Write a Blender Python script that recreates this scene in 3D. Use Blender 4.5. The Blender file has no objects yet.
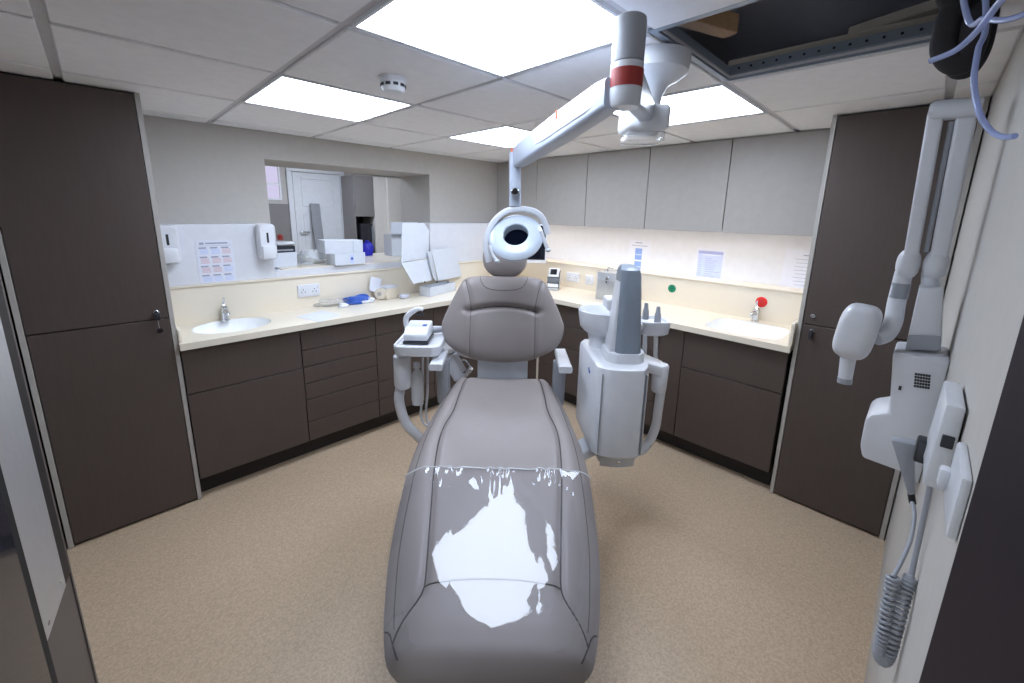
import bpy, bmesh, math, random
from mathutils import Vector, Matrix
random.seed(4)
S = bpy.context.scene
COL = S.collection
PI = math.pi

# ---------------------------------------------------------------- camera model
F, CX, CY, HC = 410.5, 512.0, 299.9, 1.583
YAW, PIT, ROL = math.radians(44.95), math.radians(11.92), math.radians(1.14)
_f = Vector((math.cos(YAW)*math.cos(PIT), math.sin(YAW)*math.cos(PIT), -math.sin(PIT)))
_r0 = Vector((math.sin(YAW), -math.cos(YAW), 0)); _u0 = _r0.cross(_f)
_r = math.cos(ROL)*_r0 + math.sin(ROL)*_u0
_u = -math.sin(ROL)*_r0 + math.cos(ROL)*_u0
cd = bpy.data.cameras.new('camera'); cam = bpy.data.objects.new('camera', cd); COL.objects.link(cam)
cam.matrix_world = Matrix(((_r.x, _u.x, -_f.x, 0), (_r.y, _u.y, -_f.y, 0), (_r.z, _u.z, -_f.z, HC), (0, 0, 0, 1)))
cd.sensor_fit = 'HORIZONTAL'; cd.sensor_width = 36; cd.lens = F/1024*36
cd.shift_y = (CY-341.5)/1024; cd.shift_x = (512-CX)/1024; cd.clip_start = .02
S.camera = cam
def _ray(px, py): return _r*((px-CX)/F) + _u*((CY-py)/F) + _f
def hit(px, py, ax, val):            # point of the place seen there, on the plane x / y / z = val
    v = _ray(px, py); i = 'xyz'.index(ax); c = Vector((0, 0, HC))
    return c + v*((val-c[i])/v[i])
Q = math.sqrt(.5)
def W(s, t, z): return Vector((Q*(t+s), Q*(t-s), z))      # dental chair frame: s across, t along the chair
def at(px, py, t):                   # (s, t, z) in the chair frame
    v = _ray(px, py); h = Q*(v.x+v.y); k = t/h
    return Vector((k*Q*(v.x-v.y), t, HC+k*v.z))
CH = Matrix(((Q, Q, 0, 0), (-Q, Q, 0, 0), (0, 0, 1, 0), (0, 0, 0, 1)))

# ---------------------------------------------------------------- materials
def lin(c):
    c = c/255
    return c/12.92 if c <= .04045 else ((c+.055)/1.055)**2.4
def rgb(r, g, b): return (lin(r), lin(g), lin(b), 1)
def mat(name, c, rough=.5, metal=0, spec=.5, var=0, vscale=20, bump=0, bscale=200, coat=0, stretch=None):
    m = bpy.data.materials.new(name); m.use_nodes = True
    nt = m.node_tree; b = nt.nodes['Principled BSDF']
    b.inputs['Base Color'].default_value = rgb(*c)
    b.inputs['Roughness'].default_value = rough; b.inputs['Metallic'].default_value = metal
    b.inputs['Specular IOR Level'].default_value = spec
    b.inputs['Coat Weight'].default_value = coat
    tc = nt.nodes.new('ShaderNodeTexCoord')
    mp = nt.nodes.new('ShaderNodeMapping'); nt.links.new(tc.outputs['Object'], mp.inputs[0])
    if stretch: mp.inputs['Scale'].default_value = stretch
    n = nt.nodes.new('ShaderNodeTexNoise'); n.inputs['Scale'].default_value = vscale; n.inputs['Detail'].default_value = 4
    nt.links.new(mp.outputs[0], n.inputs['Vector'])
    mx = nt.nodes.new('ShaderNodeMix'); mx.data_type = 'RGBA'
    k = 1-var if var else .97
    mx.inputs['A'].default_value = rgb(c[0]*k, c[1]*k, c[2]*k)
    mx.inputs['B'].default_value = rgb(min(255, c[0]*(2-k)), min(255, c[1]*(2-k)), min(255, c[2]*(2-k)))
    nt.links.new(n.outputs['Fac'], mx.inputs['Factor']); nt.links.new(mx.outputs['Result'], b.inputs['Base Color'])
    if bump:
        n2 = nt.nodes.new('ShaderNodeTexNoise'); n2.inputs['Scale'].default_value = bscale
        nt.links.new(mp.outputs[0], n2.inputs['Vector'])
        bp = nt.nodes.new('ShaderNodeBump'); bp.inputs['Strength'].default_value = bump; bp.inputs['Distance'].default_value = .002
        nt.links.new(n2.outputs['Fac'], bp.inputs['Height']); nt.links.new(bp.outputs[0], b.inputs['Normal'])
    return m
def emis(name, c, k):
    m = bpy.data.materials.new(name); m.use_nodes = True; nt = m.node_tree; nt.nodes.clear()
    e = nt.nodes.new('ShaderNodeEmission'); e.inputs[0].default_value = rgb(*c); e.inputs[1].default_value = k
    o = nt.nodes.new('ShaderNodeOutputMaterial'); nt.links.new(e.outputs[0], o.inputs[0]); return m
def clear(name, c, ior=1.5, rough=.05, refl=None, tint=.0, bump=0, bscale=30):
    """thin clear plastic: what is behind shows through, the surface mirrors at its fresnel share"""
    m = bpy.data.materials.new(name); m.use_nodes = True; nt = m.node_tree; nt.nodes.clear()
    o = nt.nodes.new('ShaderNodeOutputMaterial')
    t = nt.nodes.new('ShaderNodeBsdfTransparent'); t.inputs[0].default_value = rgb(*c)
    d = nt.nodes.new('ShaderNodeBsdfDiffuse'); d.inputs[0].default_value = rgb(*c)
    m1 = nt.nodes.new('ShaderNodeMixShader'); m1.inputs[0].default_value = tint
    nt.links.new(t.outputs[0], m1.inputs[1]); nt.links.new(d.outputs[0], m1.inputs[2])
    g = nt.nodes.new('ShaderNodeBsdfGlossy'); g.inputs['Roughness'].default_value = rough
    fr = nt.nodes.new('ShaderNodeFresnel'); fr.inputs['IOR'].default_value = ior
    ge = nt.nodes.new('ShaderNodeNewGeometry'); mr = nt.nodes.new('ShaderNodeMapRange'); mr.inputs['To Min'].default_value = ior; mr.inputs['To Max'].default_value = 1/ior
    nt.links.new(ge.outputs['Backfacing'], mr.inputs['Value']); nt.links.new(mr.outputs[0], fr.inputs['IOR'])
    m2 = nt.nodes.new('ShaderNodeMixShader'); nt.links.new(fr.outputs[0], m2.inputs[0])
    nt.links.new(m1.outputs[0], m2.inputs[1]); nt.links.new(g.outputs[0], m2.inputs[2]); nt.links.new(m2.outputs[0], o.inputs[0])
    if bump:
        tc = nt.nodes.new('ShaderNodeTexCoord'); n2 = nt.nodes.new('ShaderNodeTexNoise'); n2.inputs['Scale'].default_value = bscale
        nt.links.new(tc.outputs['Object'], n2.inputs['Vector'])
        bp = nt.nodes.new('ShaderNodeBump'); bp.inputs['Strength'].default_value = bump; bp.inputs['Distance'].default_value = .004
        nt.links.new(n2.outputs['Fac'], bp.inputs['Height']); nt.links.new(bp.outputs[0], g.inputs['Normal'])
    return m
M = dict(
 wall=mat('painted_wall', (184, 180, 174), .7, bump=.05), ceil=mat('ceiling_tile', (238, 237, 238), .9, bump=.25, bscale=350),
 tbar=mat('ceiling_bar', (206, 204, 206), .6), white=mat('white_enamel', (226, 228, 232), .35),
 laminate=mat('dark_brown_laminate', (76, 65, 60), .5, var=.06, vscale=9, bump=.05, stretch=(12, 12, 1)),
 carcass=mat('carcass_dark_brown', (34, 29, 28), .6), trim=mat('grey_beige_panel_edge', (172, 168, 162), .45),  # carcasses, kick boards and niche are plain dark brown
 cab=mat('greige_cabinet_front', (162, 158, 153), .5), cream=mat('cream_solid_surface', (224, 215, 198), .28, var=.02, vscale=150),
 splash=mat('white_splash_panel', (212, 214, 220), .3), basin=mat('white_basin', (244, 246, 248), .2),
 chrome=mat('chrome', (205, 208, 212), .12, 1), steel=mat('brushed_steel', (214, 214, 216), .55, 1, var=.08, vscale=30, stretch=(1, 40, 1)),
 alu=mat('aluminium_sheet', (205, 208, 212), .4, .85), plastic=mat('white_dental_plastic', (210, 212, 217), .3),
 plastic3=mat('white_arm_enamel', (172, 180, 194), .35),
 plastic2=mat('light_grey_plastic', (206, 210, 217), .35), grey=mat('blue_grey_plastic', (128, 138, 150), .3), grey2=mat('mid_grey_plastic', (150, 153, 160), .4),
 dark=mat('dark_plastic', (35, 37, 43), .35), black=mat('black_rubber', (20, 20, 22), .7), lag=mat('black_pipe_lagging', (33, 30, 32), .85, bump=.3),
 leather=mat('taupe_leatherette', (136, 128, 126), .40, var=.03, vscale=12, bump=.06, bscale=600), seam=mat('dark_seam', (62, 56, 54), .7),
 floor=None, leafm=mat('grey_brown_door_leaf', (92, 84, 80), .5), aubergine=mat('dark_aubergine_laminate', (40, 33, 37), .7, spec=.1), lens=mat('dark_lens_glass', (10, 13, 24), .5, spec=0), card=mat('white_cardboard', (204, 209, 217), .65), card2=mat('cardboard_inside', (188, 193, 201), .7), paper=mat('white_paper', (214, 217, 228), .7),
 ink=mat('grey_print', (150, 155, 172), .7), inkp=mat('pink_print', (206, 176, 184), .7), inkb=mat('blue_print', (128, 156, 214), .6), inkl=mat('pale_blue_print', (186, 198, 232), .6),
 inkv=mat('violet_print', (160, 168, 214), .6), red=mat('red_sticker', (214, 32, 28), .5), green=mat('green_sticker', (0, 128, 92), .5), redtape=mat('red_tape', (150, 48, 44), .45),
 orange=mat('orange_tag', (224, 92, 52), .5), blue=mat('blue_plastic', (44, 86, 176), .4), deepblue=mat('deep_blue_plastic', (40, 40, 190), .35),
 galv=mat('galvanised_channel', (150, 160, 172), .45, .6), timber=mat('pale_timber', (176, 140, 104), .7, var=.1, vscale=10, stretch=(1, 12, 12)),
 void=mat('void_soffit', (140, 137, 138), .9), board=mat('tile_edge_board', (206, 196, 180), .8), roomcab=mat('grey_brown_cupboard', (128, 124, 122), .5),
 roomcab2=mat('pale_cupboard_side', (222, 218, 212), .5), door=mat('white_door_paint', (214, 216, 218), .5), tape=mat('grey_wrap', (150, 152, 156), .3, .3),
 screen=mat('dark_screen', (14, 17, 28), .12), cleaner=mat('dark_glass', (42, 42, 48), .08),
 lampring=mat('white_lamp_ring', (190, 200, 212), .18),
 film=None, clear=clear('clear_plastic', (252, 253, 254), 1.45, .08, tint=.18, bump=.5, bscale=60), milky=clear('milky_plastic', (240, 243, 246), 1.45, .2, tint=.62),
 hose=clear('clear_blue_hose', (196, 208, 244), 1.45, .1, tint=.5),
 panel=emis('led_panel_light', (222, 234, 253), 17.0), strip=emis('warm_led_strip', (255, 243, 230), 25.0), daylight=emis('daylight_pane', (220, 214, 246), .9),
 rear_fill=emis('added_rear_fill_light', (222, 234, 255), 34.0),  # emission of the added rear-room fill lamp
)
M['film'] = clear('clear_film', (252, 252, 254), 1.6, .03, tint=.02, bump=.07, bscale=22)
# speckled vinyl floor
fm = mat('speckled_beige_vinyl', (200, 180, 150), .42, bump=.04, bscale=500); M['floor'] = fm
_nt = fm.node_tree; _b = _nt.nodes['Principled BSDF']
_v = _nt.nodes.new('ShaderNodeTexNoise'); _v.inputs['Scale'].default_value = 130; _v.inputs['Detail'].default_value = 6
_tc = _nt.nodes.new('ShaderNodeTexCoord'); _nt.links.new(_tc.outputs['Object'], _v.inputs['Vector'])
_cr = _nt.nodes.new('ShaderNodeValToRGB'); _cr.color_ramp.elements[0].position = .35; _cr.color_ramp.elements[1].position = .65
_cr.color_ramp.elements[0].color = rgb(175, 154, 129); _cr.color_ramp.elements[1].color = rgb(198, 175, 149)
_nt.links.new(_v.outputs['Fac'], _cr.inputs[0]); _nt.links.new(_cr.outputs[0], _b.inputs['Base Color'])

# ---------------------------------------------------------------- mesh helpers
def merge(bm, tb, m=None):
    if m is not None: tb.transform(m)
    me = bpy.data.meshes.new('t'); tb.to_mesh(me); bm.from_mesh(me); bpy.data.meshes.remove(me); tb.free()
def nb(): return bmesh.new()
def rbox(bm, lo, hi, r=0, seg=2, m=None):
    tb = bmesh.new(); bmesh.ops.create_cube(tb, size=1)
    lo, hi = Vector(lo), Vector(hi); c = (lo+hi)/2; s = hi-lo
    for v in tb.verts: v.co = Vector((v.co.x*s.x, v.co.y*s.y, v.co.z*s.z))+c
    if r > 0:
        r = min(r, .49*min(abs(s.x), abs(s.y), abs(s.z)))
        bmesh.ops.bevel(tb, geom=list(tb.edges), offset=r, segments=seg, affect='EDGES', profile=.5)
    merge(bm, tb, m); return bm
def B(lo, hi, r=0, seg=2, m=None): return rbox(nb(), lo, hi, r, seg, m)
def loft(bm, rings, cap=True, closed=True):
    tb = bmesh.new(); V = [[tb.verts.new(p) for p in r] for r in rings]; n = len(rings[0])
    for a, b in zip(V, V[1:]):
        for i in range(n if closed else n-1):
            j = (i+1) % n; tb.faces.new((a[i], a[j], b[j], b[i]))
    if cap: tb.faces.new(list(reversed(V[0]))); tb.faces.new(V[-1])
    bmesh.ops.recalc_face_normals(tb, faces=tb.faces); merge(bm, tb); return bm
def smooth(pts, n=8):
    pts = [Vector(p) for p in pts]; out = []
    for i in range(len(pts)-1):
        p0, p1, p2, p3 = pts[max(i-1, 0)], pts[i], pts[i+1], pts[min(i+2, len(pts)-1)]
        for k in range(n):
            t = k/n
            out.append(.5*((2*p1)+(p2-p0)*t+(2*p0-5*p1+4*p2-p3)*t*t+(3*p1-p0-3*p2+p3)*t**3))
    out.append(pts[-1]); return out
def frames(pts):
    pts = [Vector(p) for p in pts]; T = []
    for i in range(len(pts)): T.append((pts[min(i+1, len(pts)-1)]-pts[max(i-1, 0)]).normalized())
    up = Vector((0, 0, 1)) if abs(T[0].z) < .9 else Vector((1, 0, 0))
    n = (up-T[0]*up.dot(T[0])).normalized(); out = []
    for p, t in zip(pts, T):
        n = (n-t*n.dot(t)).normalized(); out.append((p, t, n, t.cross(n)))
    return out
def tube(bm, pts, r, seg=12):
    fr = frames(pts); R = r if isinstance(r, (list, tuple)) else [r]*len(fr)
    return loft(bm, [[p+(n*math.cos(2*PI*k/seg)+b*math.sin(2*PI*k/seg))*rr for k in range(seg)] for (p, t, n, b), rr in zip(fr, R)])
def rrect(w, h, r, n=4):
    out = []
    for cx, cy, a0 in ((w/2-r, h/2-r, 0), (-w/2+r, h/2-r, PI/2), (-w/2+r, -h/2+r, PI), (w/2-r, -h/2+r, 1.5*PI)):
        for k in range(n+1): a = a0+PI/2*k/n; out.append((cx+r*math.cos(a), cy+r*math.sin(a)))
    return out
def bar(bm, pts, sizes, r=.3, side=None):
    """rounded rectangular bar along pts; sizes = (width, height) for each point; side = direction of the width"""
    pts = [Vector(p) for p in pts]; rings = []
    for i, p in enumerate(pts):
        t = (pts[min(i+1, len(pts)-1)]-pts[max(i-1, 0)]).normalized()
        sd = Vector(side) if side else t.cross(Vector((0, 0, 1)))
        sd = (sd-t*sd.dot(t)).normalized(); up = t.cross(sd)
        w, h = sizes[i] if isinstance(sizes, list) else sizes
        rings.append([p+sd*x+up*y for x, y in rrect(w, h, r*min(w, h))])
    return loft(bm, rings)
def lathe(bm, prof, c, seg=32, m=None):
    tb = bmesh.new(); rings = [[tb.verts.new((r*math.cos(2*PI*k/seg), r*math.sin(2*PI*k/seg), z)) for k in range(seg)] for r, z in prof]
    for a, b in zip(rings, rings[1:]):
        for i in range(seg): j = (i+1) % seg; tb.faces.new((a[i], a[j], b[j], b[i]))
    tb.faces.new(list(reversed(rings[0]))); tb.faces.new(rings[-1])
    bmesh.ops.recalc_face_normals(tb, faces=tb.faces)
    merge(bm, tb, Matrix.Translation(Vector(c)) @ (m if m is not None else Matrix())); return bm
def prism(bm, pts, d, r=0, seg=2):
    """polygon pts (3-D, planar) pushed along vector d"""
    tb = bmesh.new(); d = Vector(d); a = [tb.verts.new(Vector(p)) for p in pts]; b = [tb.verts.new(Vector(p)+d) for p in pts]; n = len(a)
    tb.faces.new(a); tb.faces.new(list(reversed(b)))
    for i in range(n): j = (i+1) % n; tb.faces.new((a[j], a[i], b[i], b[j]))
    bmesh.ops.recalc_face_normals(tb, faces=tb.faces)
    if r: bmesh.ops.bevel(tb, geom=list(tb.edges), offset=r, segments=seg, affect='EDGES', profile=.5)
    merge(bm, tb); return bm
def ellip(bm, c, rad, m=None, seg=24, p=1.0):
    tb = bmesh.new(); bmesh.ops.create_uvsphere(tb, u_segments=seg, v_segments=seg//2, radius=1)
    for v in tb.verts:
        q = [math.copysign(abs(k)**p, k) for k in v.co]; v.co = Vector((q[0]*rad[0], q[1]*rad[1], q[2]*rad[2]))
    merge(bm, tb, Matrix.Translation(Vector(c)) @ (m if m is not None else Matrix())); return bm
def aim(direction, roll=0.0):       # rotation taking +Z to the direction
    return Vector(direction).normalized().to_track_quat('Z', 'Y').to_matrix().to_4x4() @ Matrix.Rotation(roll, 4, 'Z')

WM = {}
def finish(name, bm, m, parent, fr, flat=False):
    if fr is not None: bm.transform(fr)
    loc = None
    if parent is not None: bm.transform(WM[parent.name].inverted())
    else:
        xs = [v.co for v in bm.verts]; lo = [min(c[i] for c in xs) for i in range(3)]; hi = [max(c[i] for c in xs) for i in range(3)]
        loc = Vector(((lo[0]+hi[0])/2, (lo[1]+hi[1])/2, lo[2])); bm.transform(Matrix.Translation(-loc))
    for f in bm.faces: f.smooth = not flat
    for e in bm.edges:
        if len(e.link_faces) == 2 and e.calc_face_angle(0) > math.radians(38): e.smooth = False
    me = bpy.data.meshes.new(name); bm.to_mesh(me); bm.free()
    o = bpy.data.objects.new(name, me); COL.objects.link(o)
    if m is not None: me.materials.append(M[m] if isinstance(m, str) else m)
    if parent is not None: o.parent = parent; WM[o.name] = WM[parent.name]
    else: o.location = loc; WM[o.name] = Matrix.Translation(loc)
    return o
def part(parent, name, bm, m, fr=None, label=None):
    o = finish(name, bm, m, parent, fr)
    if label: o['label'] = label
    return o
def thing(name, label, cat, loc, rotz=0, group=None):
    o = bpy.data.objects.new(name, None); COL.objects.link(o); o.empty_display_size = .1
    o.location = loc; o.rotation_euler = (0, 0, rotz)
    o['label'] = label; o['category'] = cat
    if group: o['group'] = group
    WM[o.name] = Matrix.Translation(Vector(loc)) @ Matrix.Rotation(rotz, 4, 'Z'); return o
def single(name, bm, m, label, cat, group=None, fr=None):
    o = finish(name, bm, m, None, fr); o['label'] = label; o['category'] = cat
    if group: o['group'] = group
    return o
def struct(name, bm, m, parent=None):
    o = finish(name, bm, m, parent, None)
    if parent is None: o['kind'] = 'structure'
    return o
def plate(bm, outer, holes, z0, z1):
    """flat slab with holes between z0 and z1"""
    tb = bmesh.new(); loops = []
    for lp in [outer]+holes:
        vs = [tb.verts.new((x, y, z1)) for x, y in lp]
        es = [tb.edges.new((vs[i], vs[(i+1) % len(vs)])) for i in range(len(vs))]; loops.append((vs, es))
    bmesh.ops.triangle_fill(tb, edges=[e for _, es in loops for e in es], use_beauty=True)
    top = list(tb.faces); g = bmesh.ops.duplicate(tb, geom=list(tb.verts)+list(tb.edges)+top)
    vm = g['vert_map']
    for vs, _ in loops:
        n = len(vs); lo = [vm[v] for v in vs]
        for v in lo: v.co.z = z0
        for i in range(n): j = (i+1) % n; tb.faces.new((vs[i], vs[j], lo[j], lo[i]))
    bmesh.ops.recalc_face_normals(tb, faces=tb.faces); merge(bm, tb); return bm

# ---------------------------------------------------------------- room shell
X0, X1, Y0, Y1, ZC = -.33, 3.27, -.09, 3.20, 2.08
XS, YP = 3.10, 3.03              # face of the east upstand, face of the north panelling
struct('floor', B((X0-.1, Y0-.1, -.05), (X1+.1, 3.7, 0)), 'floor')
wn = nb()
HX0, HX1, HZ0, HZ1 = .845, 2.14, 1.165, 1.905
for lo, hi in (((X0-.1, Y1, 0), (HX0, 3.7, 2.6)), ((HX1, Y1, 0), (3.9, 3.7, 2.6)), ((HX0, Y1, 0), (HX1, 3.7, HZ0)), ((HX0, Y1, HZ1), (HX1, 3.7, 2.6))): rbox(wn, lo, hi)
struct('wall_north', wn, 'wall')
struct('wall_east', B((X1, Y0-.1, 0), (X1+.1, Y1, 2.6)), 'wall')
struct('wall_south', B((X0-.1, Y0-.1, 0), (X1, Y0, 2.6)), 'wall')
ww = nb(); rbox(ww, (X0-.1, .72, 0), (X0, Y1, 2.6)); rbox(ww, (X0-.1, Y0, 2.02), (X0, .72, 2.6)); struct('wall_west', ww, 'wall')     # doorway behind the viewer, cut open to let world light in
# ceiling: tiles in a recessed grid
GX = [X0-.63, -.035, .56, 1.1625, 1.7625, 2.36, 2.96, X1+.5]
GY = [-.57, .033, .635, 1.232, 1.834, 2.436, 3.038, Y1+.5]
lights = {(2, 2), (4, 2), (2, 4), (4, 4)}      # cells (ix, iy) holding LED panels
opening = {(3, 1)}
tiles, bars = nb(), nb(); g = .0135
for i in range(7):
    for j in range(7):
        x0, x1, y0, y1 = max(GX[i]+g, X0+.004), min(GX[i+1]-g, X1-.004), max(GY[j]+g, Y0+.004), min(GY[j+1]-g, Y1-.004)
        if (i, j) in lights or (i, j) in opening or x1-x0 < .02 or y1-y0 < .02: continue
        rbox(tiles, (x0, y0, ZC), (x1, y1, ZC+.014), .004, 1)
op = (GX[3]+g, GX[4]-g, GY[1]+g, GY[2]-g)
for x in GX[1:-1]:
    if abs(x-2.96) < .01 or True:
        rbox(bars, (x-.016, Y0, ZC+.012), (x+.016, Y1, ZC+.02))
for y in GY[1:-1]: rbox(bars, (X0, y-.016, ZC+.0125), (X1, y+.016, ZC+.021))
for lo, hi in (((X0, Y1-.022, ZC+.004), (X1, Y1, ZC+.02)), ((X0, Y0, ZC+.004), (X1, Y0+.022, ZC+.02))): rbox(bars, lo, hi)
ce = struct('ceiling', tiles, 'ceil'); struct('ceiling_grid', bars, 'tbar', ce)
# void over the opening
vo = nb(); vx0, vx1, vy0, vy1, vz = .75, 2.5, Y0, 1.0, 2.36
rbox(vo, (vx0, vy0, vz), (vx1, vy1, vz+.02))
for lo, hi in (((vx0-.02, vy0, ZC+.03), (vx0, vy1, vz)), ((vx1, vy0, ZC+.03), (vx1+.02, vy1, vz)), ((vx0, vy1, ZC+.03), (vx1, vy1+.02, vz)), ((vx0, vy0-.02+.025, ZC+.03), (vx1, vy0+.025, vz))): rbox(vo, lo, hi)
struct('trim_8', vo, 'void')
# upper slab closes the rest of the ceiling void
struct('trim_9', B((X0-.1, Y0-.1, 2.6), (X1+.1, 3.7, 2.65)), 'void')
ch = thing('ceiling_channel', 'perforated galvanised metal channel along the edge of the open ceiling tile', 'metal channel', (1.757, .33, ZC+.022))
cb = nb(); rbox(cb, (1.745, .045, ZC+.022), (1.75, .625, ZC+.055)); rbox(cb, (1.75, .045, ZC+.05), (1.775, .625, ZC+.055)); rbox(cb, (1.735, .045, ZC+.022), (1.75, .625, ZC+.026))
part(ch, 'channel', cb, 'galv'); hb = nb()
for k in range(14): lathe(hb, [(.004, 0), (.004, .002)], (1.7445, .07+k*.04, ZC+.04), 10, Matrix.Rotation(-PI/2, 4, 'Y'))
part(ch, 'hole', hb, 'black')['kind'] = 'stuff'
single('ceiling_batten', B((1.776, .03, ZC+.055), (1.80, .64, ZC+.082)), 'board', 'pale board lying on top of the perforated channel in the ceiling hole', 'board')
single('timber_offcut', B((-.18, -.028, 0), (.18, .028, .06), .003, 1, Matrix.Translation((1.48, .66, ZC+.12)) @ Matrix.Rotation(-.35, 4, 'Z')), 'timber', 'short brown timber block inside the ceiling hole above the lamp mount', 'timber')
single('timber_lath', B((-.16, -.025, 0), (.16, .025, .03), .003, 1, Matrix.Translation((1.89, .15, ZC+.12)) @ Matrix.Rotation(1.25, 4, 'Z')), 'board', 'pale flat timber lath deep in the ceiling hole beside the black pipes', 'timber')
# opening edge angles
oe = nb()
for lo, hi in (((op[0]-.02, op[2]-.02, ZC+.004), (op[0], op[3]+.02, ZC+.05)), ((op[1], op[2]-.02, ZC+.004), (op[1]+.006, op[3]+.02, ZC+.022)), ((op[0], op[3], ZC+.004), (op[1], op[3]+.02, ZC+.05))): rbox(oe, lo, hi)
struct('trim_7', oe, 'galv')
# LED panels
spots = {(2, 2): 'large square LED ceiling panel nearest the lamp arm, brightest in view', (2, 4): 'square LED ceiling panel beside the round smoke detector',
         (4, 4): 'square LED ceiling panel farthest away, above the corner of the worktops', (4, 2): 'square LED ceiling panel behind the lamp mount, by the dark ceiling hole'}
for (i, j), lb in spots.items():
    x0, x1, y0, y1 = GX[i]+g, GX[i+1]-g, GY[j]+g, GY[j+1]-g
    t = thing('ceiling_light', lb, 'ceiling light', ((x0+x1)/2, (y0+y1)/2, ZC), 0, 'square LED ceiling panels')
    fb = nb(); w = .008
    rbox(fb, (x0, y0, ZC), (x0+w, y1, ZC+.012)); rbox(fb, (x1-w, y0, ZC), (x1, y1, ZC+.012)); rbox(fb, (x0+w, y0, ZC), (x1-w, y0+w, ZC+.012)); rbox(fb, (x0+w, y1-w, ZC), (x1-w, y1, ZC+.012))
    rbox(fb, (x0, y0, ZC+.03), (x1, y1, ZC+.035)); part(t, 'frame', fb, 'white')
    part(t, 'diffuser', B((x0+w, y0+w, ZC+.003), (x1-w, y1-w, ZC+.008)), 'panel')

# smoke detector
p = hit(393, 78, 'z', ZC)
sd = thing('smoke_detector', 'round white smoke detector on the ceiling tiles between two LED panels', 'smoke detector', (p.x, p.y, ZC))
lathe_p = nb(); lathe(lathe_p, [(.052, 0), (.052, -.012), (.05, -.016)], p, 32); part(sd, 'base', lathe_p, 'white')
q = nb(); lathe(q, [(.046, -.016), (.046, -.022), (.043, -.04), (.036, -.05), (.012, -.054)], p, 32); part(sd, 'cover', q, 'white')
for k in range(10):
    a = 2*PI*k/10; q = B((.042, -.009, -.034), (.0475, .009, -.024), 0, 1, Matrix.Translation(p) @ Matrix.Rotation(a, 4, 'Z')); part(sd, 'vent_slot', q, 'dark')

# boxed-out lower walls, ledges and white panels
ZL = 1.12
struct('trim_1', B((.21, 3.0, .5), (X1, Y1, ZL)), 'cream'); struct('trim_2', B((XS, .42, .5), (X1, 3.0, ZL)), 'cream')
struct('trim_3', B((.21, 2.99, ZL), (X1, Y1, ZL+.012), .003, 1), 'cream'); struct('trim_4', B((XS-.01, .42, ZL), (X1, 2.99, ZL+.012), .003, 1), 'cream')
sp = nb(); zs = ZL+.012
PZ, SX0, SX1 = 1.485, .80, 2.02
rbox(sp, (.214, YP, zs), (SX0, Y1, PZ), .002, 1); rbox(sp, (SX0, YP, zs), (SX1, Y1, HZ0+.012), .002, 1); rbox(sp, (SX1, YP, zs), (X1, Y1, PZ), .002, 1)
struct('trim_5', sp, 'splash'); struct('trim_6', B((X1-.008, .42, zs), (X1, YP, 1.5), .002, 1), 'splash')
struct('trim_10', B((SX0+.045, YP+.002, HZ0+.012), (HX1, 3.7, HZ0+.02)), 'cream')      # sill of the hatch

# ---------------------------------------------------------------- worktop with two basins
def ell(cx, cy, a, b, n=40, p=2.0):
    return [(cx+a*math.copysign(abs(math.cos(2*PI*k/n))**(2/p), math.cos(2*PI*k/n)), cy+b*math.copysign(abs(math.sin(2*PI*k/n))**(2/p), math.sin(2*PI*k/n))) for k in range(n)]
BL, BR = (.492, 2.815, .195, .165, 2.0), (2.82, .72, .185, .215, 4.5)
wt = nb(); zt = .905
plate(wt, [(.214, 3.0), (.214, 2.565), (2.565, 2.565), (2.565, .432), (XS, .432), (XS, 3.0)], [ell(BL[0], BL[1], BL[2], BL[3], 40, BL[4]), ell(BR[0], BR[1], BR[2], BR[3], 40, BR[4])], zt-.035, zt)
worktop = single('worktop', wt, 'cream', 'L-shaped cream solid-surface worktop running round the corner over dark units', 'worktop')
ups = nb(); rbox(ups, (2.575, .427, zt), (XS, .447, zt+.13), .004, 1); part(worktop, 'upstand', ups, 'cream')
ups = nb(); rbox(ups, (.214, 2.60, zt), (.228, 3.0, zt+.07), .004, 1); part(worktop, 'upstand', ups, 'cream')
for (c, nm) in ((BL, 'oval'), (BR, 'rectangular')):
    rings = []
    for k, dz in ((1.0, -.002), (.99, -.02), (.94, -.06), (.84, -.095), (.6, -.115), (.25, -.12), (.06, -.122)):
        rings.append([Vector((x, y, zt+dz)) for x, y in ell(c[0], c[1], c[2]*k, c[3]*k, 40, c[4])])
    bb = loft(nb(), rings, cap=False); tb = rings[-1]
    bo = part(worktop, 'basin', bb, 'basin', None, nm+' white sunken basin')
    q = nb(); lathe(q, [(.022, 0), (.022, .004), (.014, .005)], (c[0], c[1], zt-.122), 20); part(bo, 'drain', q, 'chrome')

def tap(x, y, rot, label):
    t = thing('basin_tap', label, 'tap', (x, y, zt), rot)
    m = Matrix.Translation((x, y, zt)) @ Matrix.Rotation(rot, 4, 'Z')
    q = nb(); lathe(q, [(.025, 0), (.025, .006), (.02, .01), (.018, .06), (.02, .068), (.019, .085), (.012, .092)], (0, 0, 0), 24, m); part(t, 'body', q, 'chrome')
    q = tube(nb(), [m @ Vector(v) for v in smooth([(0, -.005, .05), (0, -.05, .068), (0, -.085, .064), (0, -.10, .05)], 5)], .011, 12); part(t, 'spout', q, 'chrome')
    q = bar(nb(), [m @ Vector(v) for v in ((0, .004, .088), (0, -.008, .115), (.002, -.02, .145))], [(.014, .008), (.011, .006), (.007, .004)], .3); part(t, 'lever', q, 'chrome')
p = hit(224, 318, 'z', zt); tap(.482, 2.965, 0, 'chrome mixer tap behind the oval basin')
tap(3.05, .735, -PI/2, 'chrome mixer tap behind the rectangular basin under the red disc')

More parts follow.
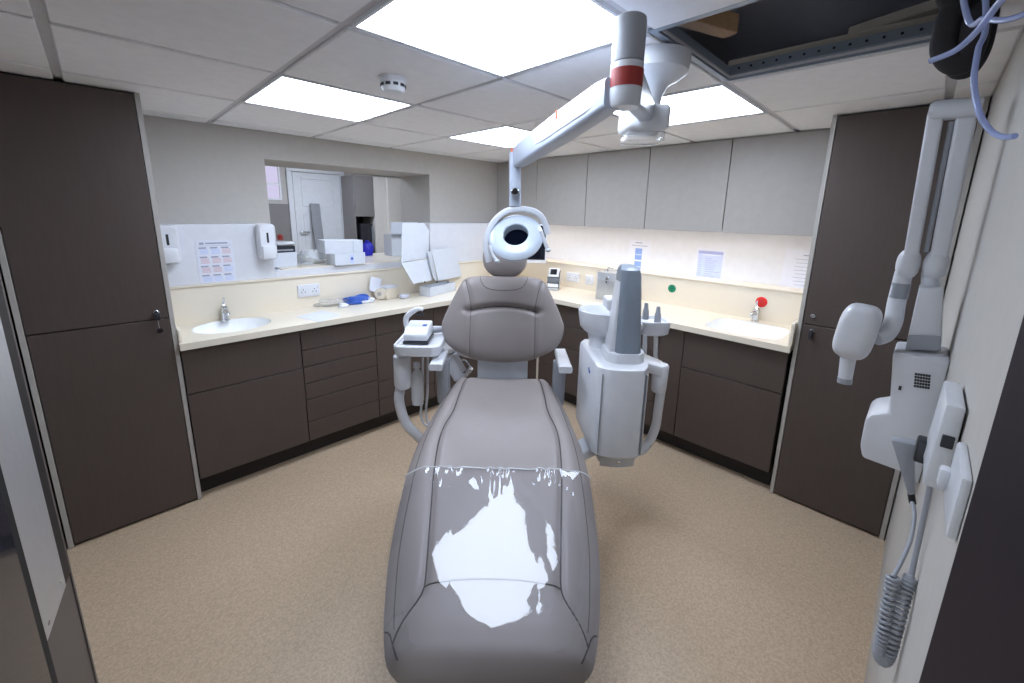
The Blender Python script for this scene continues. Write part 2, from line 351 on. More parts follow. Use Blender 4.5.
# ---------------------------------------------------------------- base units
ZK, ZD = .115, .866
def base_unit(axis, a0, a1, splits, label, group, name='base_unit', vdiv=None, f=2.60):
    """axis 'N': along x with its front at y = f; 'E': along y with its front at x = f.  splits: list of (z0, z1, kind)"""
    def bx(u0, u1, d0, d1, z0, z1, r=0):
        return B((u0, d0, z0), (u1, d1, z1), r, 1) if axis == 'N' else B((d0, u0, z0), (d1, u1, z1), r, 1)
    c = ((a0+a1)/2, f+.2, 0) if axis == 'N' else (f+.2, (a0+a1)/2, 0)
    t = thing(name, label, 'base cabinet', c, 0, group)
    back = 2.985 if axis == 'N' else XS-.015
    body = nb()
    for u0, u1, d0, d1, z0, z1 in ((a0+.001, a0+.018, f+.02, back, ZK, ZD-.004), (a1-.018, a1-.001, f+.02, back, ZK, ZD-.004), (a0+.018, a1-.018, f+.02, back, ZK, ZK+.018), (a0+.018, a1-.018, back-.008, back, ZK+.018, ZD-.004), (a0+.018, a1-.018, f+.0201, f+.03, ZK+.018, ZD-.004)):
        rbox(body, *(((u0, d0, z0), (u1, d1, z1)) if axis == 'N' else ((d0, u0, z0), (d1, u1, z1))))
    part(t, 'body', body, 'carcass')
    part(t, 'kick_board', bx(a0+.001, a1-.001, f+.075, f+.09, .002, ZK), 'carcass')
    for z0, z1, kind in splits:
        part(t, kind, bx(a0+.0022, a1-.0022, f, f+.02, z0+.0025, z1-.0025, .0015), 'laminate')
    return t
G1, G2 = 'dark brown base units under the worktop by the hatch', 'dark brown base units under the worktop below the wall cupboards'
base_unit('N', .216, .787, [(.12, .618, 'door'), (.618, .866, 'drawer')], 'dark brown base unit beneath the oval basin', G1)
base_unit('N', .787, 1.272, [(.12, .254, 'drawer'), (.254, .404, 'drawer'), (.404, .512, 'drawer'), (.512, .622, 'drawer'), (.622, .731, 'drawer'), (.731, .866, 'drawer')], 'dark brown base unit with a stack of six narrow drawers', G1)
base_unit('N', 1.272, 1.75, [(.12, .25, 'drawer'), (.25, .383, 'drawer'), (.383, .728, 'drawer'), (.728, .866, 'drawer')], 'dark brown base unit with four drawers behind the instrument tray', G1)
base_unit('N', 1.75, 2.28, [(.12, .383, 'drawer'), (.383, .618, 'drawer'), (.618, .866, 'drawer')], 'dark brown base unit with three drawers behind the chair back', G1)
base_unit('N', 2.28, 2.618, [(.12, .866, 'door')], 'narrow dark brown base unit door in the corner of the worktops', G1)
base_unit('E', .44, 1.012, [(.12, .618, 'door'), (.618, .866, 'drawer')], 'dark brown base unit beneath the rectangular basin', G2)
base_unit('E', 1.012, 1.175, [(.12, .866, 'door')], 'slim dark brown base unit next to the rectangular basin unit', G2)
base_unit('E', 1.175, 1.75, [(.12, .31, 'drawer'), (.31, .50, 'drawer'), (.50, .69, 'drawer'), (.69, .866, 'drawer')], 'dark brown drawer unit behind the white spittoon unit', G2)
base_unit('E', 1.75, 2.25, [(.12, .31, 'drawer'), (.31, .50, 'drawer'), (.50, .69, 'drawer'), (.69, .866, 'drawer')], 'dark brown drawer unit under the aluminium case and card reader', G2)
base_unit('E', 2.275, 2.59, [(.12, .866, 'door')], 'plain dark brown corner base unit beyond the pale filler strip', G2)
single('filler_strip', B((2.598, 2.253, .001), (2.62, 2.272, .866)), 'cream', 'thin pale vertical filler strip between the brown corner units', 'filler strip')

# ---------------------------------------------------------------- tall cupboards
def key_set(t, o, ax, key):
    """lock with a hanging key; o = point on the front, ax = outward direction"""
    m = Matrix.Translation(o) @ aim(ax)
    q = nb(); lathe(q, [(.011, 0), (.011, .006), (.008, .009)], (0, 0, 0), 20, m); lk = part(t, 'lock', q, 'chrome')
    return lk
tl = thing('tall_cupboard', 'tall dark brown two-door cupboard with a key hanging, beside the oval basin', 'tall cupboard', (-.04, 2.9, 0), 0, 'tall dark brown cupboards')
f = 2.608
part(tl, 'body', B((-.276, f+.02, 0), (.192, Y1-.012, 2.078)), 'carcass')
for x0, x1 in ((-.296, -.277), (.194, .213)): part(tl, 'side_panel', B((x0, f, 0), (x1, Y1-.012, 2.079), .001, 1), 'trim', None, 'pale grey edged side panel')
dl = part(tl, 'door', B((-.274, f, .014), (.191, f+.02, 1.036), .0015, 1), 'laminate'); du = part(tl, 'door', B((-.274, f, 1.041), (.191, f+.02, 2.072), .0015, 1), 'laminate')
lk = key_set(du, Vector((.148, f, 1.075)), (0, -1, 0), True)
q = nb(); bar(q, [(.148, f-.008, 1.075), (.148, f-.022, 1.075)], (.006, .012), .2); rbox(q, (.136, f-.045, 1.04), (.16, f-.02, 1.075), .006, 2); part(du, 'key_fob', q, 'dark')
q = nb(); lathe(q, [(.012, 0), (.012, .003), (.004, .003)], (.15, f-.02, .985), 20, Matrix.Rotation(PI/2, 4, 'X')); tube(q, [(.148, f-.03, 1.045), (.149, f-.022, 1.02), (.15, f-.02, .995)], .002, 8); part(du, 'key', q, 'chrome')
tr = thing('tall_cupboard', 'tall dark brown two-door cupboard behind the wall-mounted x-ray arm', 'tall cupboard', (2.9, .17, 0), 0, 'tall dark brown cupboards')
part(tr, 'body', B((f+.02, -.063, 0), (X1-.012, .403, 2.078)), 'carcass')
for y0, y1 in ((-.084, -.065), (.405, .424)): part(tr, 'side_panel', B((f, y0, 0), (X1-.012, y1, 2.079), .001, 1), 'trim', None, 'pale grey edged side panel')
dl = part(tr, 'door', B((f, -.062, .014), (f+.02, .402, 1.034), .0015, 1), 'laminate'); du = part(tr, 'door', B((f, -.062, 1.039), (f+.02, .402, 2.072), .0015, 1), 'laminate')
key_set(du, Vector((f, .363, 1.085)), (-1, 0, 0), False); key_set(dl, Vector((f, .357, 1.005)), (-1, 0, 0), False)
q = nb(); rbox(q, (f-.03, .348, .965), (f-.008, .366, 1.012), .005, 2); part(dl, 'key_fob', q, 'dark')

# ---------------------------------------------------------------- wall cupboards
ys = [.426, .98, 1.54, 2.09, 2.65, 3.195]
wl = ['nearest the tall cupboard', 'second from the tall cupboard', 'third from the tall cupboard, middle one of the row', 'behind the lamp arm, next to the corner one', 'in the corner, half hidden by the lamp arm']
for k in range(5):
    t = thing('wall_cupboard', 'greige wall cupboard '+wl[k], 'wall cupboard', (3.05, (ys[k]+ys[k+1])/2, 1.485), 0, 'greige wall cupboards in a row')
    part(t, 'body', B((2.968, ys[k]+.001, 1.50), (X1-.001, ys[k+1]-.001, 2.079)), 'cab')
    part(t, 'door', B((2.95, ys[k]+.0025, 1.485), (2.968, ys[k+1]-.0025, 2.076), .001, 1), 'cab')
lt = thing('under_cupboard_light', 'slim warm strip light under the row of wall cupboards', 'strip light', (3.0, 1.8, 1.49))
part(lt, 'housing', B((2.985, .5, 1.489), (3.02, 3.1, 1.5)), 'white'); part(lt, 'diffuser', B((2.988, .51, 1.485), (3.017, 3.09, 1.489)), 'strip')

# ---------------------------------------------------------------- dental chair
def interp(tab, x):
    if x <= tab[0][0]: return tab[0][1]
    for i in range(len(tab)-1):
        if x <= tab[i+1][0]:
            (x0, y0), (x1, y1) = tab[i], tab[i+1]
            ym = tab[i-1][1] if i else y0; xm = tab[i-1][0] if i else x0-(x1-x0)
            yp = tab[i+2][1] if i+2 < len(tab) else y1; xp = tab[i+2][0] if i+2 < len(tab) else x1+(x1-x0)
            u = (x-x0)/(x1-x0); m0 = (y1-ym)/(x1-xm)*(x1-x0); m1 = (yp-y0)/(xp-x0)*(x1-x0)
            return y0*(2*u**3-3*u*u+1)+m0*(u**3-2*u*u+u)+y1*(3*u*u-2*u**3)+m1*(u**3-u*u)
    return tab[-1][1]
SC = at(494, 560, 1.1).x                      # chair centre line
chair = thing('dental_chair', 'taupe padded dental chair with foot end towards the viewer, in the middle of the room', 'dental chair', W(SC, 1.75, 0), -PI/4)
ZT = [(.84, .385), (.862, .43), (.906, .4535), (.985, .4823), (1.144, .5401), (1.30, .597), (1.391, .63), (1.675, .69), (1.90, .712), (2.02, .722), (2.07, .716), (2.10, .69)]
HW = [(.84, .215), (.865, .268), (.906, .292), (.985, .315), (1.144, .342), (1.391, .352), (1.55, .345), (1.675, .325), (1.85, .30), (2.02, .268), (2.07, .25), (2.10, .23)]
def seat_top(t, v):
    z = interp(ZT, t); a = abs(v)
    z -= .052*a**7 - .004*a*a
    k = max(0, min(1, (t-1.45)/.3))                      # hip bolsters near the back
    z += k*.012*math.exp(-((a-.86)/.12)**2) - k*.006*math.exp(-(a/.4)**2)
    z -= .009*math.exp(-((a-seam_v(t))/.035)**2)
    return z
def seam_v(t): return interp([(.84, 1.05), (.93, .86), (1.0, .66), (1.05, .625), (1.2, .64), (1.4, .69), (1.62, .73), (1.75, .69), (1.9, .72), (2.1, .76)], t)
def SP(t, v, off=0): return Vector((SC+v*interp(HW, t), t, seat_top(t, v)+off))
rings = []; NT = 110
for i in range(NT+1):
    t = .84+(2.10-.84)*(.5-.5*math.cos(PI*i/NT)) if False else .84+1.26*i/NT
    hw = interp(HW, t); thick = .095; ring = []
    e = min(1, math.sqrt(max(0, (t-.835)/.05)), math.sqrt(max(0, (2.104-t)/.05)))
    for k in range(101): v = -1+2*k/100; vv = math.sin(v*PI/2)*.35+v*.65; ring.append(SP(t, vv))
    zb = interp(ZT, t)-thick*(.45+.55*e)
    for k in range(13): v = 1-2*(k+.5)/13; ring.append(Vector((SC+v*.965*hw, t, zb-.012*(1-v**4))))
    rings.append(ring)
seat = part(chair, 'seat', loft(nb(), rings), 'leather', CH)
q = nb()
for sg in (-1, 1): tube(q, [SP(t, sg*min(.97, seam_v(t)), .001) for t in [.905+.0195*k for k in range(60)]], .0026, 6)
tube(q, [SP(1.02+.018*(1-(v/.64)**2), v, .001) for v in [-.64+1.28*k/24 for k in range(25)]], .0022, 6)
for sg in (-1, 1):
    tube(q, [SP(t, sg*.90, .0006) for t in [.93+.019*k for k in range(58)]], .0012, 6)
for sg in (-1, 1): tube(q, [SP(c.x, sg*c.y, .0014) for c in smooth([(.935, .985, 0), (.93, .96, 0), (.915, .93, 0), (.89, .91, 0), (.868, .90, 0)], 8)], .0022, 6)
part(seat, 'seam', q, 'seam', CH)
# shell and base
q = nb(); rings = []
for t, w, z0, z1 in ((.93, .2, .33, .37), (1.1, .24, .36, .43), (1.4, .25, .42, .53), (1.7, .24, .46, .59), (2.0, .2, .5, .62), (2.08, .18, .54, .62)):
    rings.append([Vector((SC+x, t, (z0+z1)/2+y)) for x, y in rrect(2*w, z1-z0, .018)])
part(chair, 'seat_frame', loft(q, rings), 'plastic2', CH)
q = nb(); rings = [[Vector((SC+x, 1.72+y, z)) for x, y in rrect(w, l, .06)] for w, l, z in ((.2, .34, .48), (.2, .34, .3), (.24, .4, .12), (.3, .5, .07))]
part(chair, 'column', loft(q, rings), 'plastic2', CH)
part(chair, 'base', B((SC-.2, 1.32, 0), (SC+.2, 2.12, .07), .03, 3), 'plastic2', CH)
# backrest
bs = at(503, 320, 2.17).x
E_R = Vector((0, .15, .44)).normalized(); E_N = Vector((0, -.44, .15)).normalized(); BL_ = .472; B0 = Vector((bs, 2.10, .793))
BW = [(0, .02), (.02, .13), (.07, .20), (.12, .25), (.2, .30), (.3, .325), (.42, .334), (.52, .32), (.63, .299), (.74, .275), (.85, .25), (.93, .228), (.97, .205), (.99, .17), (1, .12)]
def bthick(r, v):
    a = abs(v); hw = interp(BW, r); s = v*hw; y = abs(2*r-1)
    d = .066*max(0, 1-a**3.2)**.5*max(0, 1-y**7)**.5
    arc = .585+.05*(1-(s/.172)**2) if abs(s) < .172 else .585-.25*(abs(s)-.172)
    gate = 1/(1+math.exp((abs(s)-.188)/.009))
    d -= .026*math.exp(-((r-arc)/.028)**2)*gate
    d += .012*gate*math.exp(-((r-.36)/.22)**2)
    d -= .007*math.exp(-((abs(s)-bseam(r))/.01)**2)*(1 if r < .94 else 0)
    d -= .010*math.exp(-((abs(s)-.185)/.03)**2-((r-.59)/.04)**2)
    return d
def bseam(r): return .172 if r < .6 else .172+.04*((r-.6)/.36)**1.5
def BP(r, v, off=0): return B0+E_R*(r*BL_)+Vector((v*interp(BW, r), 0, 0))+E_N*(bthick(r, v)+off)
rings = []; NR = 64
for i in range(NR+1):
    u = i/NR; r = .5-.5*math.cos(PI*u) if False else (u*.8+.2*(.5-.5*math.cos(PI*u)))
    ring = []
    for k in range(61): ring.append(BP(r, math.sin((-1+2*k/60)*PI/2)*.5+(-1+2*k/60)*.5))
    hw = interp(BW, r); y = abs(2*r-1)
    for k in range(20):
        v = 1-2*(k+.5)/20; ring.append(B0+E_R*(r*BL_)+Vector((v*hw*.99, 0, 0))-E_N*(.05*max(0, 1-abs(v)**4)**.5*max(0, 1-y**7)**.5))
    rings.append(ring)
back = part(chair, 'backrest', loft(nb(), rings), 'leather', CH)
q = nb()
for sg in (-1, 1): tube(q, [BP(r, sg*bseam(r)/interp(BW, r), .0012) for r in [.055+.885*k/50 for k in range(51)]], .0015, 6)
tube(q, [BP(.585+.05*(1-(s/.172)**2), s/interp(BW, .585+.05*(1-(s/.172)**2)), .0006) for s in [-.172+.344*k/40 for k in range(41)]], .0022, 6)
ut = [(-.130, .985), (-.122, .92), (-.10, .855), (-.065, .825), (0, .815), (.065, .825), (.10, .855), (.122, .92), (.130, .985)]
tube(q, [BP(min(.985, max(.8, p_.y)), p_.x/interp(BW, p_.y), .0004) for p_ in smooth([(a, b, 0) for a, b in ut], 6)], .0014, 6)
part(back, 'seam', q, 'seam', CH)
a, b = at(478, 360, 2.16), at(527, 384, 2.16)
part(chair, 'back_support', B((a.x, 2.13, .60), (b.x, 2.17, a.z+.05), .006, 2), 'plastic2', CH, 'pale grey plate under the backrest')
hc = at(505, 257, 2.31)
hr = nb(); ellip(hr, hc, (.126, .062, .12), Matrix.Rotation(-.3, 4, 'X'), 32, .88); head = part(chair, 'headrest', hr, 'leather', CH)
q = bar(nb(), [B0+E_R*.35-E_N*.05, B0+E_R*.47-E_N*.05, hc+Vector((0, .05, -.03))], (.07, .015), .3, (1, 0, 0)); part(head, 'headrest_stem', q, 'steel', CH)
# armrests
for (x0, x1, sg) in ((at(430, 370, 1.97).x, at(444, 370, 1.97).x, -1), (at(557, 372, 1.97).x, at(572, 372, 1.97).x, 1)):
    q = nb(); zt_ = at(435, 362, 1.95).z
    bar(q, [((x0+x1)/2, 1.93, zt_-.022), ((x0+x1)/2+.0, 2.19, zt_-.014)], [(.068, .034), (.062, .034)], .3, (1, 0, 0)); ar = part(chair, 'armrest', q, 'plastic', CH)
    q = nb(); bar(q, [((x0+x1)/2+sg*(-.012), 2.08, zt_-.03), ((x0+x1)/2-sg*.015, 2.08, .58), ((x0+x1)/2-sg*.08, 2.06, .53), ((x0+x1)/2-sg*.12, 2.04, .53)], [(.045, .07), (.045, .07), (.045, .06), (.045, .05)], .3, (0, 1, 0)); part(ar, 'post', q, 'grey2', CH)

# clear protective film over the leg rest
def film_pt(t, v):
    pass
    w = max(0, (t-1.28)/.11)**1.3; z = .004
    z += .0052*w*math.sin(v*37+2.6*math.sin(v*11))*(.6+.4*math.sin(t*60+v*14))
    z += .0004*math.sin(t*38+4*v)*math.sin(v*7+1.3)
    a = abs(v); base = max(interp(ZT, t)-.05*a**7+.013*a*a, seat_top(t, v)+.0015)
    return Vector((SC+v*(interp(HW, t)+.004), t, base+z))
q = bmesh.new(); G = []
for i in range(61):
    t = .872+(1.392-.872)*i/60
    G.append([q.verts.new(film_pt(t, -1.0+2.0*k/150)) for k in range(151)])
for a, b in zip(G, G[1:]):
    for k in range(150): q.faces.new((a[k], a[k+1], b[k+1], b[k]))
bmesh.ops.recalc_face_normals(q, faces=q.faces)
if sum(f.normal.z for f in q.faces) < 0: bmesh.ops.reverse_faces(q, faces=q.faces)
film = single('protective_film', q, 'film', 'clear shiny plastic film stretched over the leg end of the dental chair', 'plastic film', None, CH)
q = nb(); tube(q, [film_pt(1.391, -1+2*k/80)+Vector((0, 0, .001)) for k in range(81)], .0022, 6); part(film, 'hem', q, 'milky', CH)

# ---------------------------------------------------------------- operating light hung from the ceiling
mt = hit(652, 58, 'z', ZC); ms, mtt = Q*(mt.x-mt.y), Q*(mt.x+mt.y)
lamp = thing('operating_light', 'white dental operating light on a jointed arm hung from the ceiling over the headrest', 'operating light', W(ms, mtt, ZC), -PI/4)
cn = Vector((ms, mtt, 0))
zb_ = at(645, 134, mtt).z
q = nb(); lathe(q, [(.118, ZC), (.118, ZC-.012), (.114, ZC-.05), (.09, ZC-.068), (.058, ZC-.085), (.042, ZC-.115), (.036, ZC-.155)], cn, 40); part(lamp, 'ceiling_mount', q, 'white', CH)
hub = B((ms-.085, mtt-.075, zb_), (ms+.055, mtt+.055, ZC-.15), .018, 3); part(lamp, 'swivel_hub', hub, 'white', CH)
q = B((ms-.075, mtt-.06, zb_-.03), (ms+.045, mtt+.04, zb_), .004, 2); part(lamp, 'clear_cover', q, 'clear', CH, 'clear cover below the swivel hub')
TK = 1.06
ctop, cbot = at(632, 19, TK), at(616, 106, TK)
cc = Vector(((ctop.x+at(626, 60, TK).x)/2, TK, 0)); rc = 15.5/410
q = nb(); bar(q, [(ms-.01, mtt-.03, (zb_+ZC-.15)/2+.02), (cc.x+.018, TK+.02, at(637, 82, TK).z)], [(.05, .06), (.04, .10)], .3); part(lamp, 'swing_arm', q, 'plastic3', CH)
q = nb(); lathe(q, [(rc*.8, ctop.z+.004), (rc*.95, ctop.z), (rc, ctop.z-.01), (rc, (ctop.z*.5+cbot.z*.5))], cc, 32); up = part(lamp, 'joint_cap', q, 'grey2', CH, 'grey cylindrical cap of the arm joint')
q = nb(); lathe(q, [(rc, (ctop.z*.5+cbot.z*.5)-.002), (rc*1.02, cbot.z+.03), (rc*.98, cbot.z+.004), (rc*.85, cbot.z-.004)], cc, 32); jb = part(lamp, 'joint_body', q, 'plastic2', CH)
z0, z1 = at(624, 89, TK).z, at(624, 71, TK).z
q = nb(); tp = [cc+Vector((1.035*rc*math.cos(a), 1.035*rc*math.sin(a), 0)) for a in [PI*1.05+PI*.97*k/20 for k in range(21)]]
rings = [[Vector((p_.x, p_.y, z0)) + Vector((0, 0, 0)), Vector((p_.x, p_.y, z1)), Vector((cc.x+(p_.x-cc.x)*.97, cc.y+(p_.y-cc.y)*.97, z1)), Vector((cc.x+(p_.x-cc.x)*.97, cc.y+(p_.y-cc.y)*.97, z0))] for p_ in tp]
part(jb, 'tape', loft(q, rings), 'redtape', CH, 'dark red tape round the joint')
TL = 1.86
an, af = at(613, 93, TK+.0), at(518, 157.5, TL)
q = nb(); rings = []
ax_ = (af-an).normalized(); sd = Vector((1, 0, 0)); sd = (sd-ax_*sd.dot(ax_)).normalized(); upv = sd.cross(ax_)
if upv.z < 0: upv = -upv
for u, w, h in ((0, .045, .07), (.06, .055, .078), (.35, .06, .088), (.7, .06, .09), (.93, .055, .09), (1.0, .05, .085), (1.02, .035, .05)):
    rings.append([an.lerp(af, u)+sd*x+upv*y for x, y in rrect(w, h, .012)])
spring = part(lamp, 'spring_arm', loft(q, rings), 'plastic3', CH)
q = nb(); rings = []
for u, w, h in ((.05, .055, .018), (.12, .064, .024), (.5, .066, .024), (.62, .06, .012)):
    rings.append([an.lerp(af, u)+upv*(-.012)+sd*x+upv*y for x, y in rrect(w, h, .005)])
part(spring, 'side_cover', loft(q, rings), 'splash', CH)
q = nb()
for k in range(7): rbox(q, (-.004, -.006+.002*(k % 2), -.0006), (.004, .006, .0006), 0, 1, Matrix(((ax_.x, upv.x, sd.x, 0), (ax_.y, upv.y, sd.y, 0), (ax_.z, upv.z, sd.z, 0), (0, 0, 0, 1))).to_4x4() if False else Matrix.Translation(an.lerp(af, .55+.022*k)+sd*.028-upv*.03) @ Matrix(((ax_.x, upv.x, sd.x, 0), (ax_.y, upv.y, sd.y, 0), (ax_.z, upv.z, sd.z, 0), (0, 0, 0, 1))))
part(spring, 'lettering', q, 'grey', CH)
for px, py, tt, w in ((568, 104, 1.35, .010), (515, 147, TL, .008)):
    u = (tt-an.y)/(af.y-an.y); c = an.lerp(af, u)-sd*.0285+upv*.028
    part(spring, 'tag', B((-.003, -w, -w), (.003, w, w*1.2), .001, 1, Matrix.Translation(c)), 'orange', CH, 'small orange tag')
rt, rb = at(515, 160, TL), at(515, 206, TL)
q = nb(); bar(q, [(rt.x, TL, rt.z+.03), (rb.x, TL, rb.z)], [(.05, .05), (.052, .035)], .3, (1, 0, 0)); rod = part(lamp, 'drop_rod', q, 'plastic3', CH)
kn = at(515, 192, TL-.03); q = nb(); lathe(q, [(.017, 0), (.017, .03), (.013, .034)], kn, 24, aim((0, -1, 0))); part(rod, 'knob', q, 'chrome', CH)
lc = at(516, 236.5, TL-.04); nrm = Vector((-.13, -.78, .61)).normalized(); lm = Matrix.Translation(lc) @ aim(nrm)
q = nb(); lathe(q, [(.055, -.030), (.055, .014), (.059, .018), (.092, .015), (.112, .007), (.12, -.004), (.117, -.016), (.10, -.03)], (0, 0, 0), 56, lm)
ring = part(lamp, 'lamp_head', q, 'lampring', CH)
q = nb(); lathe(q, [(.0545, -.029), (.0545, -.024), (.03, -.022)], (0, 0, 0), 48, lm); part(ring, 'dark_lens', q, 'lens', CH)
q = nb(); lathe(q, [(.085, -.07), (.098, -.03)], (0, 0, 0), 40, lm); part(ring, 'rear_housing', q, 'plastic2', CH)
q = nb()
arc = [at(489, 262, TL), at(486, 245, TL), at(491, 226, TL), at(503, 213, TL), at(517, 209, TL), at(533, 211, TL), at(543, 219, TL), at(548, 234, TL)]
arc = smooth(arc, 6); bar(q, [p_+Vector((0, .01, 0)) for p_ in arc], (.045, .026), .3, (0, 1, 0)); yk = part(lamp, 'yoke', q, 'plastic2', CH)
for pts in (((490, 246), (492, 254), (497, 261)), ((541, 231), (545, 243), (548, 250))):
    q = nb(); tube(q, smooth([at(x, y, TL-.08) for x, y in pts], 5), .008, 12); ellip(q, at(pts[-1][0], pts[-1][1], TL-.08), (.013, .013, .009)); part(lamp, 'handle', q, 'plastic2', CH)

# ---------------------------------------------------------------- instrument delivery unit beside the chair back
tz = at(420, 347, 1.98).z
d0 = at(391, 347, 1.98).x; d1 = at(441, 347, 2.02).x
deliv = thing('instrument_unit', 'white instrument tray unit on a curved arm beside the chair back', 'dental unit', W(d0+.1, 2.15, 0), -PI/4)
q = nb(); rings = []
for k, (ins, z) in enumerate(((.03, tz-.062), (.008, tz-.055), (0, tz-.02), (0, tz-.004), (.004, tz), (.016, tz), (.02, tz-.008))):
    rings.append([Vector(((d0+d1)/2+x, 2.18+y, z)) for x, y in rrect(d1-d0-2*ins, .40-2*ins, max(.02, .05-ins))])
part(deliv, 'tray', loft(q, rings), 'plastic', CH)
a, b = at(447, 350, 2.12), at(461, 353, 2.22)
q = nb(); bar(q, [(d1-.06, 2.15, tz-.04), (d1+.01, 2.28, tz-.09), (d1+.12, 2.33, tz-.15), (d1+.2, 2.33, tz-.17)], [(.16, .05), (.12, .045), (.09, .04), (.09, .04)], .35, (0, 1, 0)); part(deliv, 'tray_bracket', q, 'plastic', CH)
a, b = at(402, 356, 2.08), at(402, 387, 2.08)
q = nb(); lathe(q, [(.042, b.z), (.046, b.z+.02), (.046, a.z), (.03, a.z+.02)], (a.x, 2.08, 0), 28); part(deliv, 'sleeve', q, 'plastic', CH)
q = nb(); tube(q, smooth([(b.x, 2.08, b.z+.02), at(399, 400, 2.08), at(405, 421, 2.08), at(415, 433, 2.08), at(430, 441, 2.1), (SC-.2, 2.08, .48)], 8), .027, 18); part(deliv, 'support_arm', q, 'plastic', CH)
a, b = at(417, 371, 2.14), at(417, 404, 2.14)
q = nb(); lathe(q, [(.012, a.z+.035), (.014, a.z+.01), (.026, a.z-.01), (.034, a.z-.03), (.035, b.z+.03), (.031, b.z+.015), (.032, b.z+.004), (.02, b.z)], (a.x, 2.14, 0), 24); bt = part(deliv, 'water_bottle', q, 'milky', CH, 'translucent white water bottle')
q = nb(); lathe(q, [(.018, a.z+.02), (.018, a.z+.05)], (a.x, 2.14, 0), 20); part(bt, 'cap', q, 'plastic2', CH)
for px in (423, 428):
    q = nb(); a = at(px, 358, 2.2); b = at(px-1, 420, 2.2); tube(q, smooth([a, at(px-.5, 390, 2.2), b, (b.x+.1, 2.15, .36), (SC-.12, 2.1, .3)], 6), .007, 10); part(deliv, 'hose', q, 'plastic2', CH)
# instruments lying in the holder behind the chair back
for k, (x0, x1, y, r) in enumerate(((427, 446, 325.5, .018), (427, 446, 332, .009), (428, 446, 336, .007))):
    q = nb(); a, b = at(x0, y, 2.2), at(x1, y, 2.24); a.z = tz+.004+r; b.z = tz+.004+r
    tube(q, [a, a.lerp(b, .3), a.lerp(b, .35), b], [r*.9, r, r, r*.85], 16); part(deliv, 'handpiece', q, ('grey2', 'dark', 'steel')[k], CH)
# syringe holder beside the armrest
c0 = at(453, 366, 2.22)
q = nb(); sm = Matrix.Translation(c0) @ Matrix.Rotation(-.5, 4, 'Y') @ Matrix.Rotation(.3, 4, 'Z'); rbox(q, (-.036, -.05, -.075), (.03, .05, .07), .008, 2, sm.copy())
for k in range(4): rbox(q, (.02, -.05+k*.026, -.05), (.055, -.032+k*.026, .065), .005, 2, sm.copy())
ho = part(deliv, 'holder_block', q, 'splash', CH)
q = nb(); a, b = at(463, 379, 2.18), at(471, 368, 2.16); tube(q, [a, a.lerp(b, .7), a.lerp(b, .72), b], [.011, .012, .015, .014], 14); part(ho, 'syringe', q, 'steel', CH)
q = nb(); tube(q, smooth([at(462, 360, 2.18), at(466, 361, 2.16), b], 6), .004, 8); part(ho, 'syringe_hose', q, 'plastic2', CH)

# white hand device on the tray
dv = at(415, 335, 2.07); zt0 = tz-.006
dev = thing('scaler_device', 'white wedge-shaped device with dark base and curved handle on the instrument tray', 'device', W(dv.x, 2.12, zt0), -PI/4)
dx0, dx1 = at(402.5, 337, 2.04).x, at(426.5, 337, 2.04).x
zdt = at(415, 325.5, 2.12).z
q = B((dx0, 2.03, zt0), (dx1+.01, 2.2, zt0+.018), .008, 2); part(dev, 'base', q, 'dark', CH)
q = nb(); prism(q, [(dx0+.004, 2.035, zt0+.018), (dx0+.004, 2.195, zt0+.018), (dx0+.004, 2.195, zdt+.012), (dx0+.004, 2.08, zdt), (dx0+.004, 2.035, zt0+.052)], (dx1-dx0, 0, 0), .008, 2); bd = part(dev, 'body', q, 'splash', CH)
q = B((dx1-.035, 2.03, zt0+.034), (dx1-.015, 2.036, zt0+.047), .002, 1); part(bd, 'logo_mark', B((dx1-.034, 2.10, zdt+.001), (dx1-.012, 2.13, zdt+.006), .001, 1), 'blue', CH, 'small blue square mark'); q.free()
q = nb(); rings = []
pts = smooth([at(407, 329, 2.12), at(406, 319, 2.12), at(411, 312.5, 2.12), at(418, 309, 2.12), at(423, 309.5, 2.12)], 6)
bar(q, pts, [(.035, .014+.016*math.sin(PI*min(1, i/len(pts)*1.1))) for i in range(len(pts))], .4, (0, 1, 0)); part(dev, 'handle', q, 'splash', CH)
q = nb(); tube(q, [at(417, 313.5, 2.12), at(424, 314.5, 2.12)], .008, 10); part(dev, 'nozzle', q, 'dark', CH)

# ---------------------------------------------------------------- spittoon unit
FL, FR, BLc = at(597.5, 367, 1.76), at(651, 362, 1.80), at(579, 337, 2.16)
un = thing('spittoon_unit', 'white spittoon unit with bowl, grey pillar and suction hoses beside the chair', 'spittoon unit', W(FL.x+.12, 1.95, 0), -PI/4)
zt1, zb1 = FL.z, at(592, 456, 1.76).z
BRc = Vector((FR.x+.0, 2.16, 0))
def unit_ring(z, ins=0, dz_back=.0):
    P = [(FL.x+ins, FL.y+.02+ins), (FL.x+.02+ins, FL.y-.004+ins)]
    for k in range(1, 8): u = k/8; P.append((FL.x+.02+(FR.x-.035-FL.x)*u, FL.y-.012-.02*math.sin(PI*u)+ins))
    P += [(FR.x-.012-ins, FR.y-.02+ins), (FR.x-ins, FR.y+.02), (FR.x-.0-ins, 2.12), (FR.x-.03, 2.16-ins), (BLc.x+.03, 2.16-ins), (BLc.x+ins, 2.12)]
    return [Vector((x, y, z+dz_back*(y-1.76))) for x, y in P]
q = loft(nb(), [unit_ring(zb1, .012), unit_ring(zb1+.012, 0), unit_ring(zt1-.02, 0, .0), unit_ring(zt1-.006, .004, .02), unit_ring(zt1, .014, .03)])
ub = part(un, 'housing', q, 'plastic', CH)
q = nb()
